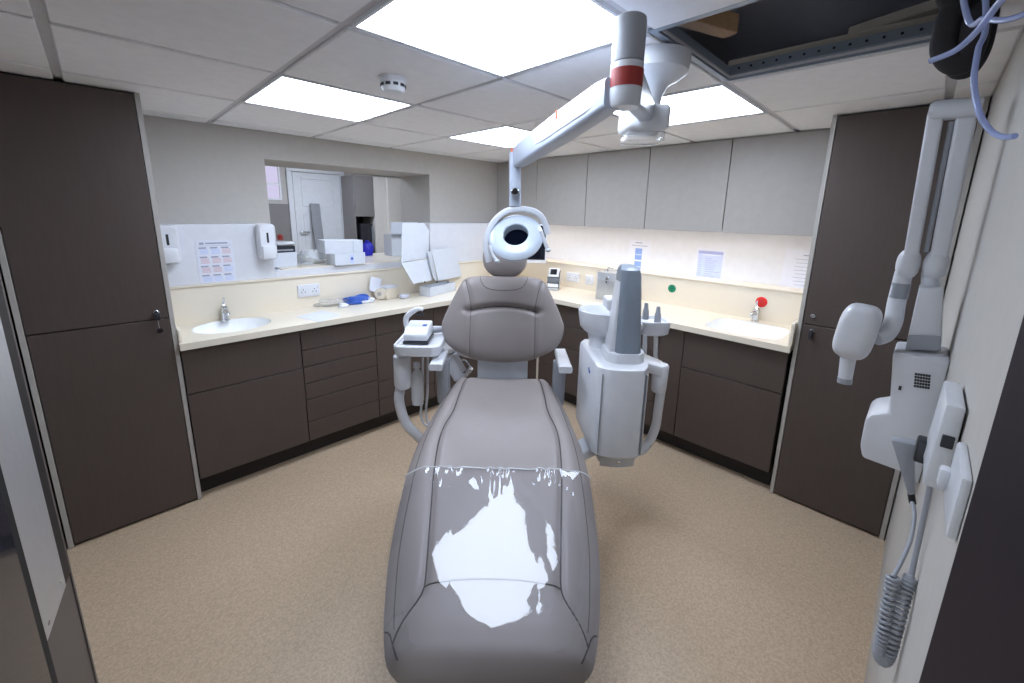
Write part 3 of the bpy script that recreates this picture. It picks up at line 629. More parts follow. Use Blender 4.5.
for u in (.015, .93):
    x = FL.x+.02+(FR.x-.035-FL.x)*u; y = FL.y-.0135-.02*math.sin(PI*max(0, min(1, u)))
    rbox(q, (x-.0015, y-.001, zb1+.02), (x+.0015, y+.012, zt1-.03))
part(ub, 'panel_seam', q, 'grey2', CH)
for k in range(3):
    c = at(583+2*k, 366+1.5*k, 1.98); c.x = BLc.x+(FL.x-BLc.x)*.35
q = nb(); rbox(q, (-.0015, -.008, -.012), (.0015, .012, .0), 0, 1, Matrix.Translation((FL.x+(BLc.x-FL.x)*.30-.004, FL.y+.02+.34*.30, zt1-.065))); rbox(q, (-.0015, .014, -.004), (.0015, .022, .008), 0, 1, Matrix.Translation((FL.x+(BLc.x-FL.x)*.30-.004, FL.y+.02+.34*.30, zt1-.065)))
part(ub, 'logo_mark', q, 'blue', CH, 'small blue emblem')
q = nb(); ri = unit_ring(zb1-.07, .05); loft(q, [ri, unit_ring(zb1+.002, .03)]); bp_ = part(un, 'underside', q, 'plastic2', CH)
c = at(616, 464, 1.80); q = nb(); lathe(q, [(.013, 0), (.013, .02), (.006, .026)], (c.x, FL.y+.03, zb1-.035), 16, aim((0, -1, 0))); part(bp_, 'drain_knob', q, 'chrome', CH)
# pillar
pb = at(626, 346, 1.88); pt = at(629, 266, 1.88); zc0 = zt1
q = nb(); rings = [[Vector((pb.x-.01+x, 1.90+y, z)) for x, y in rrect(w, l, .06, 6)] for w, l, z in ((.185, .20, zc0-.004), (.185, .20, zc0+.035), (.18, .195, zc0+.045))]
part(un, 'pillar_collar', loft(q, rings), 'plastic', CH)
q = nb(); rings = []
for u, w, l, dy in ((0, .122, .15, 0), (.5, .108, .14, .004), (.9, .095, .13, .008), (.96, .088, .12, .012), (1, .06, .09, .03)):
    rings.append([Vector((pb.x+(pt.x-pb.x+.006)*u+x, 1.89+dy+y, zc0+.04+(pt.z-zc0-.04)*u)) for x, y in rrect(w, l, .03, 5)])
pil = part(un, 'pillar', loft(q, rings), 'grey', CH, 'glossy blue-grey pillar')
q = nb(); rings = []
for u, l in ((0, .12), (.5, .115), (.88, .10), (.94, .07)):
    rings.append([Vector((pb.x-.054-.010*(1-u)+(pt.x-pb.x+.026)*u+x, 1.905+y, zc0+.04+(pt.z-zc0-.04)*u)) for x, y in rrect(.042-.028*u, l, .006, 4)])
part(pil, 'side_cover', loft(q, rings), 'plastic', CH)
# bowl
bc = at(603, 309, 2.06); q = nb()
lathe(q, [(.03, -.115), (.095, -.11), (.112, -.09), (.122, -.03), (.124, -.004), (.12, 0), (.115, -.004), (.10, -.06), (.05, -.09), (.012, -.095)], bc, 44); bowl = part(un, 'bowl', q, 'plastic', CH)
q = nb(); lathe(q, [(.066, zc0-.01), (.062, zc0+.03), (.07, bc.z-.13), (.09, bc.z-.112)], (bc.x, bc.y, 0), 36); part(un, 'bowl_stand', q, 'plastic', CH)
c = at(614, 303, 2.0); q = B((c.x-.045, 1.95, c.z-.03), (c.x+.05, 2.06, c.z+.03), .012, 3); part(un, 'rinse_spout', q, 'plastic', CH)
# suction holder
h0, h1 = at(641, 326, 2.08), at(665, 328, 2.08); hz = at(652, 322, 2.02).z
q = nb(); rings = []
for ins, z in ((.02, hz-.075), (.005, hz-.062), (0, hz-.012), (.002, hz), (.012, hz), (.018, hz-.015)):
    rings.append([Vector(((h0.x+h1.x)/2-.01+x, 2.08+y, z)) for x, y in rrect(h1.x-h0.x+.03-2*ins, .16-2*ins, .03)])
ht = part(un, 'suction_holder', loft(q, rings), 'plastic', CH)
q = nb(); bar(q, [(pb.x+.03, 1.98, hz-.02), (h0.x+.02, 2.06, hz-.03)], (.05, .04), .3); part(ht, 'bracket', q, 'plastic', CH)
for (x, yt, yb) in ((646.5, 303, 317), (658.5, 306.5, 321)):
    a, b = at(x, yt, 2.08), at(x-1.2, yb+2, 2.08); q = nb()
    tube(q, [a, a.lerp(b, .4), a.lerp(b, .45), b], [.009, .013, .016, .018], 16); part(un, 'suction_handpiece', q, 'grey2', CH)
for (x0, x1) in ((645, 642), (656, 653)):
    a = at(x0, 334, 2.08); q = nb(); tube(q, smooth([a, at(x0-.5, 352, 2.09), at(x1, 368, 2.1), (FR.x-.03, 2.14, zt1-.1)], 6), .012, 12); part(un, 'suction_hose', q, 'milky', CH)
# side arm
e0, e1 = at(661, 364, 1.95), at(661, 391, 1.95)
q = nb(); prism(q, [(FR.x-.03, 2.13, zt1-.012), (FR.x-.03, 1.92, zt1-.02), (e0.x-.01, 1.905, e0.z-.002), (e0.x+.03, 1.94, e0.z-.002), (e0.x+.02, 2.0, e0.z-.0)], (0, 0, -.05), .006, 2); sa = part(un, 'side_bracket', q, 'plastic', CH)
q = nb(); lathe(q, [(.034, e1.z), (.037, e1.z+.015), (.04, e0.z-.01), (.034, e0.z), (.02, e0.z+.004)], (e0.x, 1.95, 0), 28); part(un, 'sleeve', q, 'plastic', CH)
q = nb(); tube(q, smooth([(e1.x, 1.95, e1.z+.02), at(658, 410, 1.95), at(655, 428, 1.94), at(648, 443, 1.92), at(638, 451, 1.88), (FR.x-.1, 1.88, zb1+.02)], 8), .023, 18); part(un, 'support_arm', q, 'plastic', CH)
# mounting arm to the chair base
q = nb(); bar(q, [(FL.x+.1, 1.95, zb1-.02), (FL.x-.02, 1.92, zb1-.07), (SC+.1, 1.85, .30)], (.12, .06), .3, (0, 1, 0)); part(un, 'mounting_arm', q, 'plastic2', CH)

# ---------------------------------------------------------------- wall-mounted x-ray set
XB = 1.5
xr = thing('xray_unit', 'white wall-mounted dental x-ray unit with folded arm on the wall beside the tall cupboard', 'x-ray unit', (XB+.1, Y0+.05, .9))
def hx(px, py, x=XB): return hit(px, py, 'x', x)
pl = [hx(*c) for c in ((893, 353), (932, 357), (932, 372), (932, 480), (905, 474), (862, 458), (860, 446), (865, 420), (871, 415), (889, 413))]
wy = Y0
bodyp = [pl[0], Vector((XB, wy, pl[1].z)), Vector((XB, wy, pl[4].z-.02))] + pl[4:]
q = prism(nb(), bodyp, (.17, 0, 0), .008, 2); xb = part(xr, 'body', q, 'plastic')
q = nb()
for r in range(5):
    for c in range(6):
        p_ = hx(916+c*2.7-r*.25, 374+r*3.0+c*.4, XB-.0005); rbox(q, (XB-.0012, p_.y-.0022, p_.z-.003), (XB+.0005, p_.y+.0022, p_.z+.003))
part(xb, 'vent_grille', q, 'dark')
p_ = hx(900, 388, XB-.0005); part(xb, 'indicator', B((XB-.002, p_.y-.003, p_.z-.006), (XB, p_.y+.003, p_.z+.006)), 'dark')
# lower post and neck
XA = 1.6
tb = [hx(*c, XA-.05) for c in ((919, 287), (944, 289), (941, 351), (905, 350))]
tb[1].y = max(tb[1].y, wy+.01); tb[2].y = max(tb[2].y, wy+.01)
q = prism(nb(), tb, (.10, 0, 0), .006, 2); post = part(xr, 'arm_bracket', q, 'plastic')
tf = [hx(*c, XA-.051) for c in ((908, 335), (940.5, 336), (940.5, 350), (905.5, 349.5))]
for v in (tf[1], tf[2]): v.y = max(v.y, wy+.01)
part(post, 'end_face', prism(nb(), tf, (-.004, 0, 0)), 'grey2', None, 'grey end face')
q = nb(); a, b = hx(931, 272, XA), hx(930, 292, XA); tube(q, [a, b], .019, 16); part(xr, 'swivel_neck', q, 'plastic2')
q = nb(); ellip(q, hx(936, 265, XA), (.03, .0265, .043), None, 24, .85); part(xr, 'elbow', q, 'plastic')
wu, wl_ = 22*1.1/410, 21*1.1/410
t0, t1 = hx(967, 114, XA), hx(939, 256, XA); q = nb(); bar(q, [t0, t1], [(.038, .05), (.035, .048)], .2, (0, 1, 0)); part(xr, 'upright_arm', q, 'plastic')
s0, s1 = hx(936, 114, XA), hx(911, 256, XA); q = nb(); bar(q, [s0, s1], [(.032, .05), (.030, .048)], .2, (0, 1, 0)); part(xr, 'folding_arm', q, 'plastic')
q = nb(); bar(q, [hx(951.5, 122, XA), hx(926, 252, XA)], (.011, .02), .3, (0, 1, 0)); part(xr, 'arm_cover_strip', q, 'grey2')
q = nb(); c0, c1 = hx(934, 111, XA-.01), hx(979, 108, XA-.01); bar(q, [c0+(c0-c1)*.12, c0, c1, c1+(c1-c0)*.06], [(.06, .03), (.07, .045), (.07, .045), (.06, .03)], .4, (1, 0, 0)); part(xr, 'top_joint', q, 'plastic')
q = nb(); ellip(q, hx(908, 264, XA), (.03, .0255, .043), None, 24, .85); part(xr, 'elbow', q, 'plastic')
q = nb(); tube(q, smooth([hx(904, 272, XA), hx(900, 288, XA), hx(896, 305, XA), hx(893, 322, XA-.02), hx(886, 334, XA-.04), hx(876, 338, XA-.06)], 6), [.0195+.00008*i for i in range(31)], 20); part(xr, 'head_yoke', q, 'plastic')
q = nb(); tube(q, [hx(901.5, 283, XA), hx(898, 298, XA)], .0205, 20); part(xr, 'band', q, 'grey2', None, 'grey ring on the yoke')
c = hx(857, 331, XA-.08); q = nb(); tm = Matrix.Rotation(.10, 4, 'X')
ellip(q, c, (.07, .0455, .078), tm, 32, .55); hd = part(xr, 'tube_head', q, 'plastic')
a, b = hx(849, 352, XA-.08), hx(844.5, 382, XA-.08); q = nb(); tube(q, [a, a.lerp(b, .15), a.lerp(b, .18), b], [.024, .0235, .019, .0165], 24); part(hd, 'cone', q, 'plastic')
q = nb(); tube(q, [a.lerp(b, .86), b+(b-a)*.03], .018, 24); part(hd, 'cone_ring', q, 'grey2')

# hand switch control panel
XP = .95
cp = thing('xray_control_panel', 'slim white control box with small dark square button on the wall by the x-ray unit', 'control panel', (XP+.1, Y0+.03, 1.05))
fc = [hx(*c, XP) for c in ((946, 404), (966, 409), (944.5, 492), (922, 485))]
back = [hx(*c, XP) for c in ((950, 381), (963, 380))]
poly = [fc[3], fc[0], Vector((XP, Y0+.003, fc[0].z)), Vector((XP, Y0+.003, fc[2].z))]
q = prism(nb(), poly, (.15, 0, 0), .004, 2); cpb = part(cp, 'housing', q, 'plastic')
p_ = hx(947.5, 442, XP-.001); part(cpb, 'button', B((XP-.003, p_.y-.0075, p_.z-.011), (XP+.001, p_.y+.0075, p_.z+.011), .001, 1), 'dark')
q = nb(); p_ = hx(924, 448, 1.10); rbox(q, (1.07, p_.y-.012, p_.z-.022), (1.11, p_.y+.012, p_.z+.022), .004, 2); part(cpb, 'handset_clip', q, 'dark')
# exposure handset
XH = 1.13
hs = thing('exposure_handset', 'grey wedge-shaped hand switch hooked beside the control box on a coiled cord', 'hand switch', hx(903, 495, XH))
pp = [hx(*c, XH) for c in ((891, 440), (916, 445), (914, 455), (915.5, 495), (908, 496))]
q = prism(nb(), pp, (.03, 0, 0), .004, 2); hb_ = part(hs, 'grip', q, 'grey2')
q = nb(); tube(q, [hx(911, 493, XH+.015), hx(912.5, 503, XH+.015)], .006, 12); part(hs, 'strain_relief', q, 'black')
cab = smooth([hx(912, 502, XH), hx(914.5, 515, 1.11), hx(911, 538, 1.07), hx(902, 560, 1.03), hx(893, 577, 1.0)], 8)
q = nb(); tube(q, cab, .0035, 10); cb_ = part(hs, 'cord', q, 'grey2')
mid = smooth([hx(893, 577, 1.0), hx(888, 605, .99), hx(883, 635, .98), hx(879.5, 652, .98), hx(882, 660, .98), hx(888, 655, .98), hx(896, 628, .985), (hx(904, 597, 1.0)), hx(911, 577, 1.02)], 60)
fr = frames(mid); coil = []
for i, (pp_, tt, n_, b_) in enumerate(fr): a = i*2*PI/9.5; coil.append(pp_+(n_*math.cos(a)+b_*math.sin(a))*.0085)
q = nb(); tube(q, coil, .0034, 7); part(hs, 'coiled_cord', q, 'grey2')
q = nb(); tube(q, smooth([coil[-1], hx(912, 572, 1.02), hx(922, 525, 1.04), hx(929, 491, 1.04), hx(930, 484, 1.04)], 8), .0045, 10); part(hs, 'cord', q, 'grey2')
# wall switch
sw = thing('wall_switch', 'thick white switch plate low on the wall beneath the control box', 'switch', (.85, Y0+.01, 1.13))
q = nb(); rbox(q, (.745, Y0, 1.172), (.875, Y0+.011, 1.262), .004, 2); swp = part(sw, 'plate', q, 'plastic')
part(sw, 'rocker', B((.85, Y0+.009, 1.19), (.872, Y0+.022, 1.22), .004, 2), 'plastic')

# dark panel and open door at the entrance
single('wall_panel', B((-.31, Y0, .0), (.637, Y0+.012, 2.0), .002, 1), 'aubergine', 'flat dark brown panel against the wall in the foreground by the x-ray controls', 'panel')
def dpt(u): return Vector((-.186, 1.597, 0))+Vector((-.130, -.9915, 0))*u          # u runs back along the open leaf
dn = Vector((-.9915, .130, 0)); dt = Vector((-.130, -.9915, 0))
DM = Matrix(((dt.x, dn.x, 0, -.186), (dt.y, dn.y, 0, 1.597), (0, 0, 1, 0), (0, 0, 0, 1)))
door = bpy.data.objects.new('door_1', None); COL.objects.link(door); door['kind'] = 'structure'; door.location = dpt(0); WM['door_1'] = Matrix.Translation(dpt(0))
part(door, 'leaf', B((0, .002, .02), (.83, .034, 2.02), .002, 1), 'leafm', DM)
mp_ = part(door, 'metal_plate', B((.066, -.0015, .55), (.2555, .002, 2.0), .0008, 1), 'steel', DM, 'brushed metal plate on the door edge')
for (u, z) in ((.095, .585), (.225, .575)):
    q = nb(); lathe(q, [(.006, 0), (.005, .0015)], (0, 0, 0), 14, DM @ Matrix.Translation((u, -.0015, z)) @ Matrix.Rotation(PI/2, 4, 'X')); part(mp_, 'screw', q, 'chrome')
part(door, 'edge_strip', B((.0, -.001, .02), (.012, .002, 2.02)), 'leafm', DM)
q = nb(); rbox(q, (.012, -.0008, .55), (.066, .002, 2.0)); part(door, 'dark_band', q, 'carcass', DM)
q = nb(); rbox(q, (.2555, -.001, .02), (.29, .002, 2.02)); part(door, 'seal', q, 'black', DM)
part(door, 'glass_panel', B((.29, -.002, .02), (.82, .002, 2.0)), 'cleaner', DM)

# ---------------------------------------------------------------- lagged pipes and blue hoses through the ceiling hole
def pipe(pts, r, label, m, nm, cat, seg=18): return single(nm, tube(nb(), smooth(pts, 8), r, seg), m, label, cat)
XQ = 1.30
def ph(px, py, x=XQ): return hit(px, py, 'x', x)
pipe([Vector((1.28, .22, 2.36)), ph(949, -10), ph(949, 20), ph(944, 46), ph(950, 60), ph(963, 63), ph(972, 46), ph(980, 15), Vector((1.42, -.03, 2.12)), Vector((1.45, 0, 2.38))], .022, 'looped black lagged pipe hanging out of the ceiling hole', 'lag', 'lagged_pipe', 'pipe')
pipe([Vector((1.42, .16, 2.4)), ph(968, -12, 1.47), ph(962, 25, 1.47), ph(957, 52, 1.47), ph(961, 64, 1.47)+Vector((.03, 0, 0)), ph(972, 56, 1.47)+Vector((.07, .0, 0)), ph(984, 25, 1.47)+Vector((.09, 0, 0)), Vector((1.58, .0, 2.14)), Vector((1.62, .05, 2.38))], .024, 'second black lagged pipe just behind the looped one in the ceiling hole', 'lag', 'lagged_pipe', 'pipe')
pipe([hit(1040, -20, 'x', .95)+Vector((0, .02, 0)), ph(998, 4, 1.0), ph(978, 30, 1.05), ph(956, 50, 1.08), ph(930, 61, 1.1)], .0048, 'pale blue clear hose swinging in front of the black pipes', 'hose', 'clear_hose', 'hose', 12)
pipe([Vector((1.34, .06, 2.3)), ph(986, 10, 1.25), ph(978, 50, 1.22), ph(974, 82, 1.2), ph(979, 112, 1.18), ph(990, 130, 1.15), ph(1003, 137, 1.12), ph(1015, 136, 1.1)], .0048, 'pale blue clear hose hanging lowest with its cut end by the wall', 'hose', 'clear_hose', 'hose', 12)
pipe([Vector((1.22, .1, 2.3)), ph(965, 8, 1.2), ph(985, 18, 1.15), ph(1005, 20, 1.1), ph(1030, 12, 1.02)], .0048, 'short clear hose crossing behind the black pipes towards the wall', 'hose', 'clear_hose', 'hose', 12)

# ---------------------------------------------------------------- north wall items
YW = YP
def dispenser(cx, z0, z1, label):
    t = thing('soap_dispenser', label, 'dispenser', (cx, YW, z0), 0, 'white wall dispensers')
    w, h = .105, z1-z0; q = nb(); rings = []
    for d, ins in ((0, .006), (.03, 0), (.07, .002), (.085, .012)):
        rings.append([Vector((cx+x, YW-d, (z0+z1)/2+y)) for x, y in rrect(w-2*ins, h-2*ins, .022)])
    part(t, 'body', loft(q, rings), 'splash')
    part(t, 'window', B((cx-.006, YW-.087, z0+h*.48), (cx+.006, YW-.083, z0+h*.76), .002, 1), 'dark')
    part(t, 'push_lever', B((cx-.038, YW-.10, z0+.004), (cx+.042, YW-.02, z0+h*.40), .01, 2), 'plastic')
dispenser(.263, 1.27, 1.485, 'white wall dispenser beside the tall cupboard, above the oval basin')
dispenser(.754, 1.262, 1.487, 'white wall dispenser next to the hatch opening')
def poster(label, o, ux, uy, w, h, lines, mm, nm='notice', grp=None):
    """thin sheet whose lower corner is o; ux along the width, uy up; lines: (u0, u1, v0, v1, material)"""
    ux, uy = Vector(ux), Vector(uy); n = ux.cross(uy); mx = Matrix(((ux.x, uy.x, n.x, o[0]), (ux.y, uy.y, n.y, o[1]), (ux.z, uy.z, n.z, o[2]), (0, 0, 0, 1)))
    t = thing(nm, label, 'notice', o)
    part(t, 'sheet', B((0, 0, .0002), (w, h, .0016), 0, 1, mx.copy()), mm)
    by = {}
    for u0, u1, v0, v1, m_ in lines: by.setdefault(m_, []).append((u0, u1, v0, v1))
    for m_, L in by.items():
        if len(L) <= 4:
            for u0, u1, v0, v1 in L: part(t, 'printing', B((u0*w, v0*h, .0014), (u1*w, v1*h, .0017+.0003*(1+list(by).index(m_))), 0, 1, mx.copy()), m_)
            continue
        q = nb()
        for u0, u1, v0, v1 in L: rbox(q, (u0*w, v0*h, .0014), (u1*w, v1*h, .0017+.0003*(1+list(by).index(m_))), 0, 1, mx.copy())
        part(t, 'printing', q, m_)
    return t
L = [(.1, .22, .9, .95, 'ink'), (.26, .86, .91, .945, 'ink'), (.05, .95, .868, .874, 'ink')]
for r in range(4):
    for c in range(3):
        v1 = .84-r*.215; u0 = .07+c*.30; pk = (r in (1, 2) and not (r == 2 and c == 2)) or (r == 0 and c == 2)
        L.append((u0, u0+.2, v1-.035, v1, 'ink'))
        for k in range(4): L.append((u0+.02, u0+.24+.03*random.random(), v1-.065-k*.032, v1-.048-k*.032, 'inkp' if pk else 'inkl'))
poster('laminated hand-washing notice above the oval basin', (.392, YW-.001, 1.134), (1, 0, 0), (0, 0, 1), .185, .256, L, 'paper')
# sockets
def socket(o, ux, w, label, pins=True, n=2):
    ux = Vector(ux); uy = Vector((0, 0, 1)); nn = ux.cross(uy); mx = Matrix(((ux.x, uy.x, nn.x, o[0]), (ux.y, uy.y, nn.y, o[1]), (ux.z, uy.z, nn.z, o[2]), (0, 0, 0, 1)))
    t = thing('power_socket', label, 'socket', o)
    part(t, 'plate', B((0, 0, 0), (w, .086, .010), .003, 2, mx.copy()), 'splash')
    for k in range(n):
        cx = w*(k+.5)/n; q = nb()
        for dx, dz in ((0, .052), (-.011, .034), (.011, .034)): rbox(q, (cx+dx-.0025, dz-.004, .0095), (cx+dx+.0025, dz+.004, .0106), 0, 1, mx.copy())
        part(t, 'pin_holes', q, 'dark')
        part(t, 'rocker', B((cx-.006+(.026 if k else -.026), .056, .009), (cx+.006+(.026 if k else -.026), .074, .0125), .001, 1, mx.copy()), 'plastic')
    return t
socket((.915, 2.9999, .985), (1, 0, 0), .146, 'white double socket on the cream upstand under the hatch')
socket((XS-.0001, hit(567, 277, 'x', XS).y, .965), (0, -1, 0), .146, 'white double socket beside the card reader on the cream upstand')
socket((XS-.0001, hit(586, 279, 'x', XS).y, .962), (0, -1, 0), .086, 'white single socket just behind the aluminium case', True, 1)

# hatch sill items
zs_ = HZ0+.02
p0, p1 = hit(275, 270, 'z', zs_), hit(300, 268, 'z', zs_)
tx0, tx1, ty = p0.x+.02, p1.x+.02, 3.13
t = thing('letter_tray', 'white box with a dark slotted tray on top at the hatch end near the dispenser', 'storage box', ((tx0+tx1)/2, ty+.1, zs_))
part(t, 'box', B((tx0, ty, zs_), (tx1, ty+.2, zs_+.10), .003, 1), 'card')
part(t, 'tray', B((tx0+.004, ty+.004, zs_+.10), (tx1-.004, ty+.2, zs_+.145), .004, 1), 'dark')
q = nb(); rbox(q, (tx0+.02, ty-.002, zs_+.112), (tx1-.02, ty+.006, zs_+.122)); part(t, 'tray_lip', q, 'grey2')
q = nb(); ellip(q, ((tx0+tx1)/2+.01, ty+.10, zs_+.158), ((tx1-tx0)/2+.012, .10, .016), None, 20, .8); part(t, 'cover_bag', q, 'milky')
p_ = hit(276, 237, 'y', 3.45); single('red_cap', lathe(nb(), [(.018, 0), (.02, .01), (.02, .03), (.012, .04)], (p_.x+.02, 3.42, zs_+.17), 18), 'redtape', 'small red bottle cap showing above the letter tray', 'cap')
# plastic bag
def crumple(bm, c, rad, amp, seed, seg=28):
    rnd = random.Random(seed); ph_ = [(rnd.uniform(2, 7), rnd.uniform(2, 7), rnd.uniform(2, 7), rnd.uniform(0, 6)) for _ in range(7)]
    tb = bmesh.new(); bmesh.ops.create_uvsphere(tb, u_segments=seg, v_segments=seg//2, radius=1)
    for v in tb.verts:
        k = 1+amp*sum(math.sin(a*v.co.x+b*v.co.y+d*v.co.z+e) for a, b, d, e in ph_)/3
        z = max(-.55, v.co.z)
        v.co = Vector((v.co.x*rad[0]*k, v.co.y*rad[1]*k, (z+.55)/1.55*rad[2]*k))
    merge(bm, tb, Matrix.Translation(Vector(c))); return bm
p_ = hit(312, 264, 'z', zs_); single('plastic_bag', crumple(nb(), (p_.x, p_.y+.03, zs_), (.10, .06, .085), .35, 3), 'milky', 'crumpled clear plastic bag on the hatch sill between tray and boxes', 'plastic bag')
p_ = hit(326, 262, 'z', zs_); single('plastic_bag', crumple(nb(), (p_.x, p_.y+.06, zs_), (.07, .05, .05), .4, 8), 'clear', 'small crumpled clear bag end lying against the stacked white boxes', 'plastic bag')
# stacked boxes
p0, p1 = hit(334, 266, 'z', zs_), hit(372, 262, 'z', zs_)
bx = nb(); m_ = Matrix.Translation((p0.x+.01, p0.y+.0, zs_)) @ Matrix.Rotation(.04, 4, 'Z')
t = thing('cardboard_box', 'lower white cardboard box of the two stacked on the hatch sill', 'box', (p0.x+.12, p0.y+.08, zs_), 0, 'white boxes on the hatch sill')
part(t, 'carton', B((0, 0, 0), (.235, .15, .085), .002, 1, m_.copy()), 'card')
part(t, 'printed_mark', B((.115, -.0008, .008), (.14, .002, .074), 0, 1, m_.copy()), 'inkl'); q = nb(); lathe(q, [(.01, 0), (.01, .0008)], (.128, -.0006, .045), 14, Matrix.Rotation(PI/2, 4, 'X')); q.transform(m_); part(t, 'blue_mark', q, 'blue')
m2 = Matrix.Translation((p0.x-.05, p0.y+.01, zs_+.088)) @ Matrix.Rotation(-.03, 4, 'Z') @ Matrix.Rotation(.02, 4, 'Y')
t = thing('cardboard_box', 'upper long white cardboard box lying across the lower one on the hatch sill', 'box', (p0.x+.1, p0.y+.08, zs_+.09), 0, 'white boxes on the hatch sill')
part(t, 'carton', B((0, 0, 0), (.275, .15, .095), .002, 1, m2.copy()), 'card'); part(t, 'lid_line', B((.2, -.0006, .002), (.202, .002, .093), 0, 1, m2.copy()), 'ink')
# open carton standing on the sill end
p_ = hit(394, 258, 'z', zs_); cx_ = 1.965
t = thing('open_carton', 'tall open white carton with raised flaps at the hatch end, behind the larger open box', 'box', (cx_, 3.4, zs_), 0)
part(t, 'carton', B((cx_-.13, 3.36, zs_), (cx_+.15, 3.5, zs_+.19), .002, 1), 'card')
part(t, 'flap', B((cx_-.13, 3.36, zs_+.19), (cx_+.15, 3.364, zs_+.30), .001, 1), 'card'); part(t, 'flap', B((cx_-.15, 3.29, zs_+.195), (cx_+.13, 3.36, zs_+.199), .001, 1, None), 'card2')
q = crumple(nb(), (1.70, 3.55, zs_), (.05, .04, .11), .2, 5); single('blue_bag', q, 'deepblue', 'small deep blue crumpled bag behind the open cartons in the hatch', 'bag')

# worktop items
zt = .905
p_ = hit(430, 297, 'z', zt); pL, pR = hit(412, 293, 'z', zt), hit(455, 289, 'z', zt)
wR = .34; ux = Vector((.96, .28, 0)); pL = pL.copy(); uy = Vector((-ux.y, ux.x, 0)); wL = (pL-p_).length
wL = .11
t = thing('open_box', 'large open white cardboard box with both lids spread, on the worktop corner by the hatch', 'box', p_)
mx = Matrix(((ux.x, uy.x, 0, p_.x), (ux.y, uy.y, 0, p_.y), (0, 0, 1, zt), (0, 0, 0, 1)))
hb2 = .075; th = .004; q = nb()
for lo, hi in (((0, 0, 0), (wR, wL, th)), ((0, 0, 0), (wR, th, hb2)), ((0, wL-th, 0), (wR, wL, hb2)), ((0, 0, 0), (th, wL, hb2)), ((wR-th, 0, 0), (wR, wL, hb2))): rbox(q, lo, hi, 0, 1, mx.copy())
part(t, 'tray', q, 'card')
def panel3(P, thick, bm=None):
    bm = bm or nb(); P = [Vector(p) for p in P]; n = (P[1]-P[0]).cross(P[2]-P[0]).normalized(); return prism(bm, P, n*thick)
Tm = lambda x, y, z: mx @ Vector((x, y, z))
yb = p_.y
def hp(px, py, k): # points on a plane leaning back from the box: k = depth behind its front along uy
    o = mx @ Vector((0, k*.5, 0)); v = _ray(px, py); c = Vector((0, 0, HC)); s = (o-c).dot(uy)/v.dot(uy); return c+v*s
lidL = panel3([hp(413, 284, .0+.02), hp(432, 280, .10), hp(428, 259, .16), hp(401, 263, .08)], .003); part(t, 'lid', lidL, 'card')
q = panel3([hp(401, 262, .10), hp(428, 258, .17), hp(429, 231, .20), hp(424, 223, .20), hp(402, 223, .14)], .003); part(t, 'lid_flap', q, 'card')
q = panel3([hp(438, 281, .12), hp(461, 276, .12), hp(457, 254, .2), hp(452, 248, .2), hp(431, 250, .2)], .003); part(t, 'lid', q, 'card')
q = panel3([hp(437, 282, .10), hp(431, 251, .17), hp(427, 252, .13), hp(433, 278, .06)], .003); part(t, 'side_wing', q, 'card2')
for px in (425, 437, 448): c = hp(px, 282, .02); part(t, 'hole', B((c.x-.006, c.y-.004, c.z-.006), (c.x+.006, c.y+.004, c.z+.006), .002, 1), 'dark')
# wipes packet
p_ = hit(358, 290, 'y', 2.92); p_.z = zt
t = thing('wipes_packet', 'blue and white soft wipes packet lying on the worktop under the hatch', 'packet', (p_.x, p_.y, zt))
q = nb(); crumple(q, (p_.x, p_.y, zt), (.10, .055, .06), .18, 11); part(t, 'packet', q, 'blue')
q = nb(); crumple(q, (p_.x+.05, p_.y-.035, zt), (.06, .025, .035), .12, 15); part(t, 'label_patch', q, 'splash')
p_ = hit(383, 298, 'z', zt); p_.y -= .04; q = nb(); m_ = Matrix.Translation((p_.x, p_.y+.02, zt+.045)) @ aim((-.75, -.5, .05)); lathe(q, [(.018, -.07), (.043, -.068), (.045, -.05), (.045, .05), (.043, .068), (.018, .07)], (0, 0, 0), 30, m_)
t = thing('paper_roll', 'cream tape roll lying on its side beside the wipes packet', 'roll', (p_.x, p_.y, zt)); rl = part(t, 'roll', q, 'cream')
q = nb(); lathe(q, [(.017, .0695), (.017, .0715)], (0, 0, 0), 20, m_); part(t, 'core', q, 'trim')
p_ = hit(394, 299, 'z', zt); t = thing('small_carton', 'small cream carton between the tape roll and the open box', 'box', (p_.x, p_.y, zt)); m_ = Matrix.Translation((p_.x, p_.y+.02, zt)) @ Matrix.Rotation(.3, 4, 'Z')
part(t, 'carton', B((-.06, 0, 0), (.06, .09, .085), .003, 1, m_.copy()), 'cream'); part(t, 'lid', B((-.062, -.003, .085), (.062, .093, .098), .003, 1, m_.copy()), 'paper')
p_ = hit(405, 298, 'z', zt); q = crumple(nb(), (p_.x, p_.y+.01, zt), (.04, .03, .032), .2, 21); single('tissue', q, 'paper', 'small crumpled white tissue beside the cream carton', 'tissue')
p_ = hit(370, 277, 'y', 2.985); q = panel3([hit(364.5, 276, 'y', 2.992), hit(381, 289, 'y', 2.93), hit(395, 287, 'y', 2.95), hit(367, 287, 'y', 2.95)], .0015) if False else B((-.045, -.002, 0), (.045, .002, .11), 0, 1, Matrix.Translation((hit(374, 288, 'y', 2.96).x, 2.95, zt+.065)) @ Matrix.Rotation(.28, 4, 'Y') @ Matrix.Rotation(-.25, 4, 'X'))
single('paper_bag', q, 'paper', 'white folded paper leaning on the upstand behind the tape roll', 'paper')
p_ = hit(335, 305, 'z', zt); single('plastic_bag', crumple(nb(), (p_.x, p_.y, zt), (.13, .07, .05), .35, 33), 'clear', 'flat clear plastic bag on the worktop beneath the double socket', 'plastic bag')
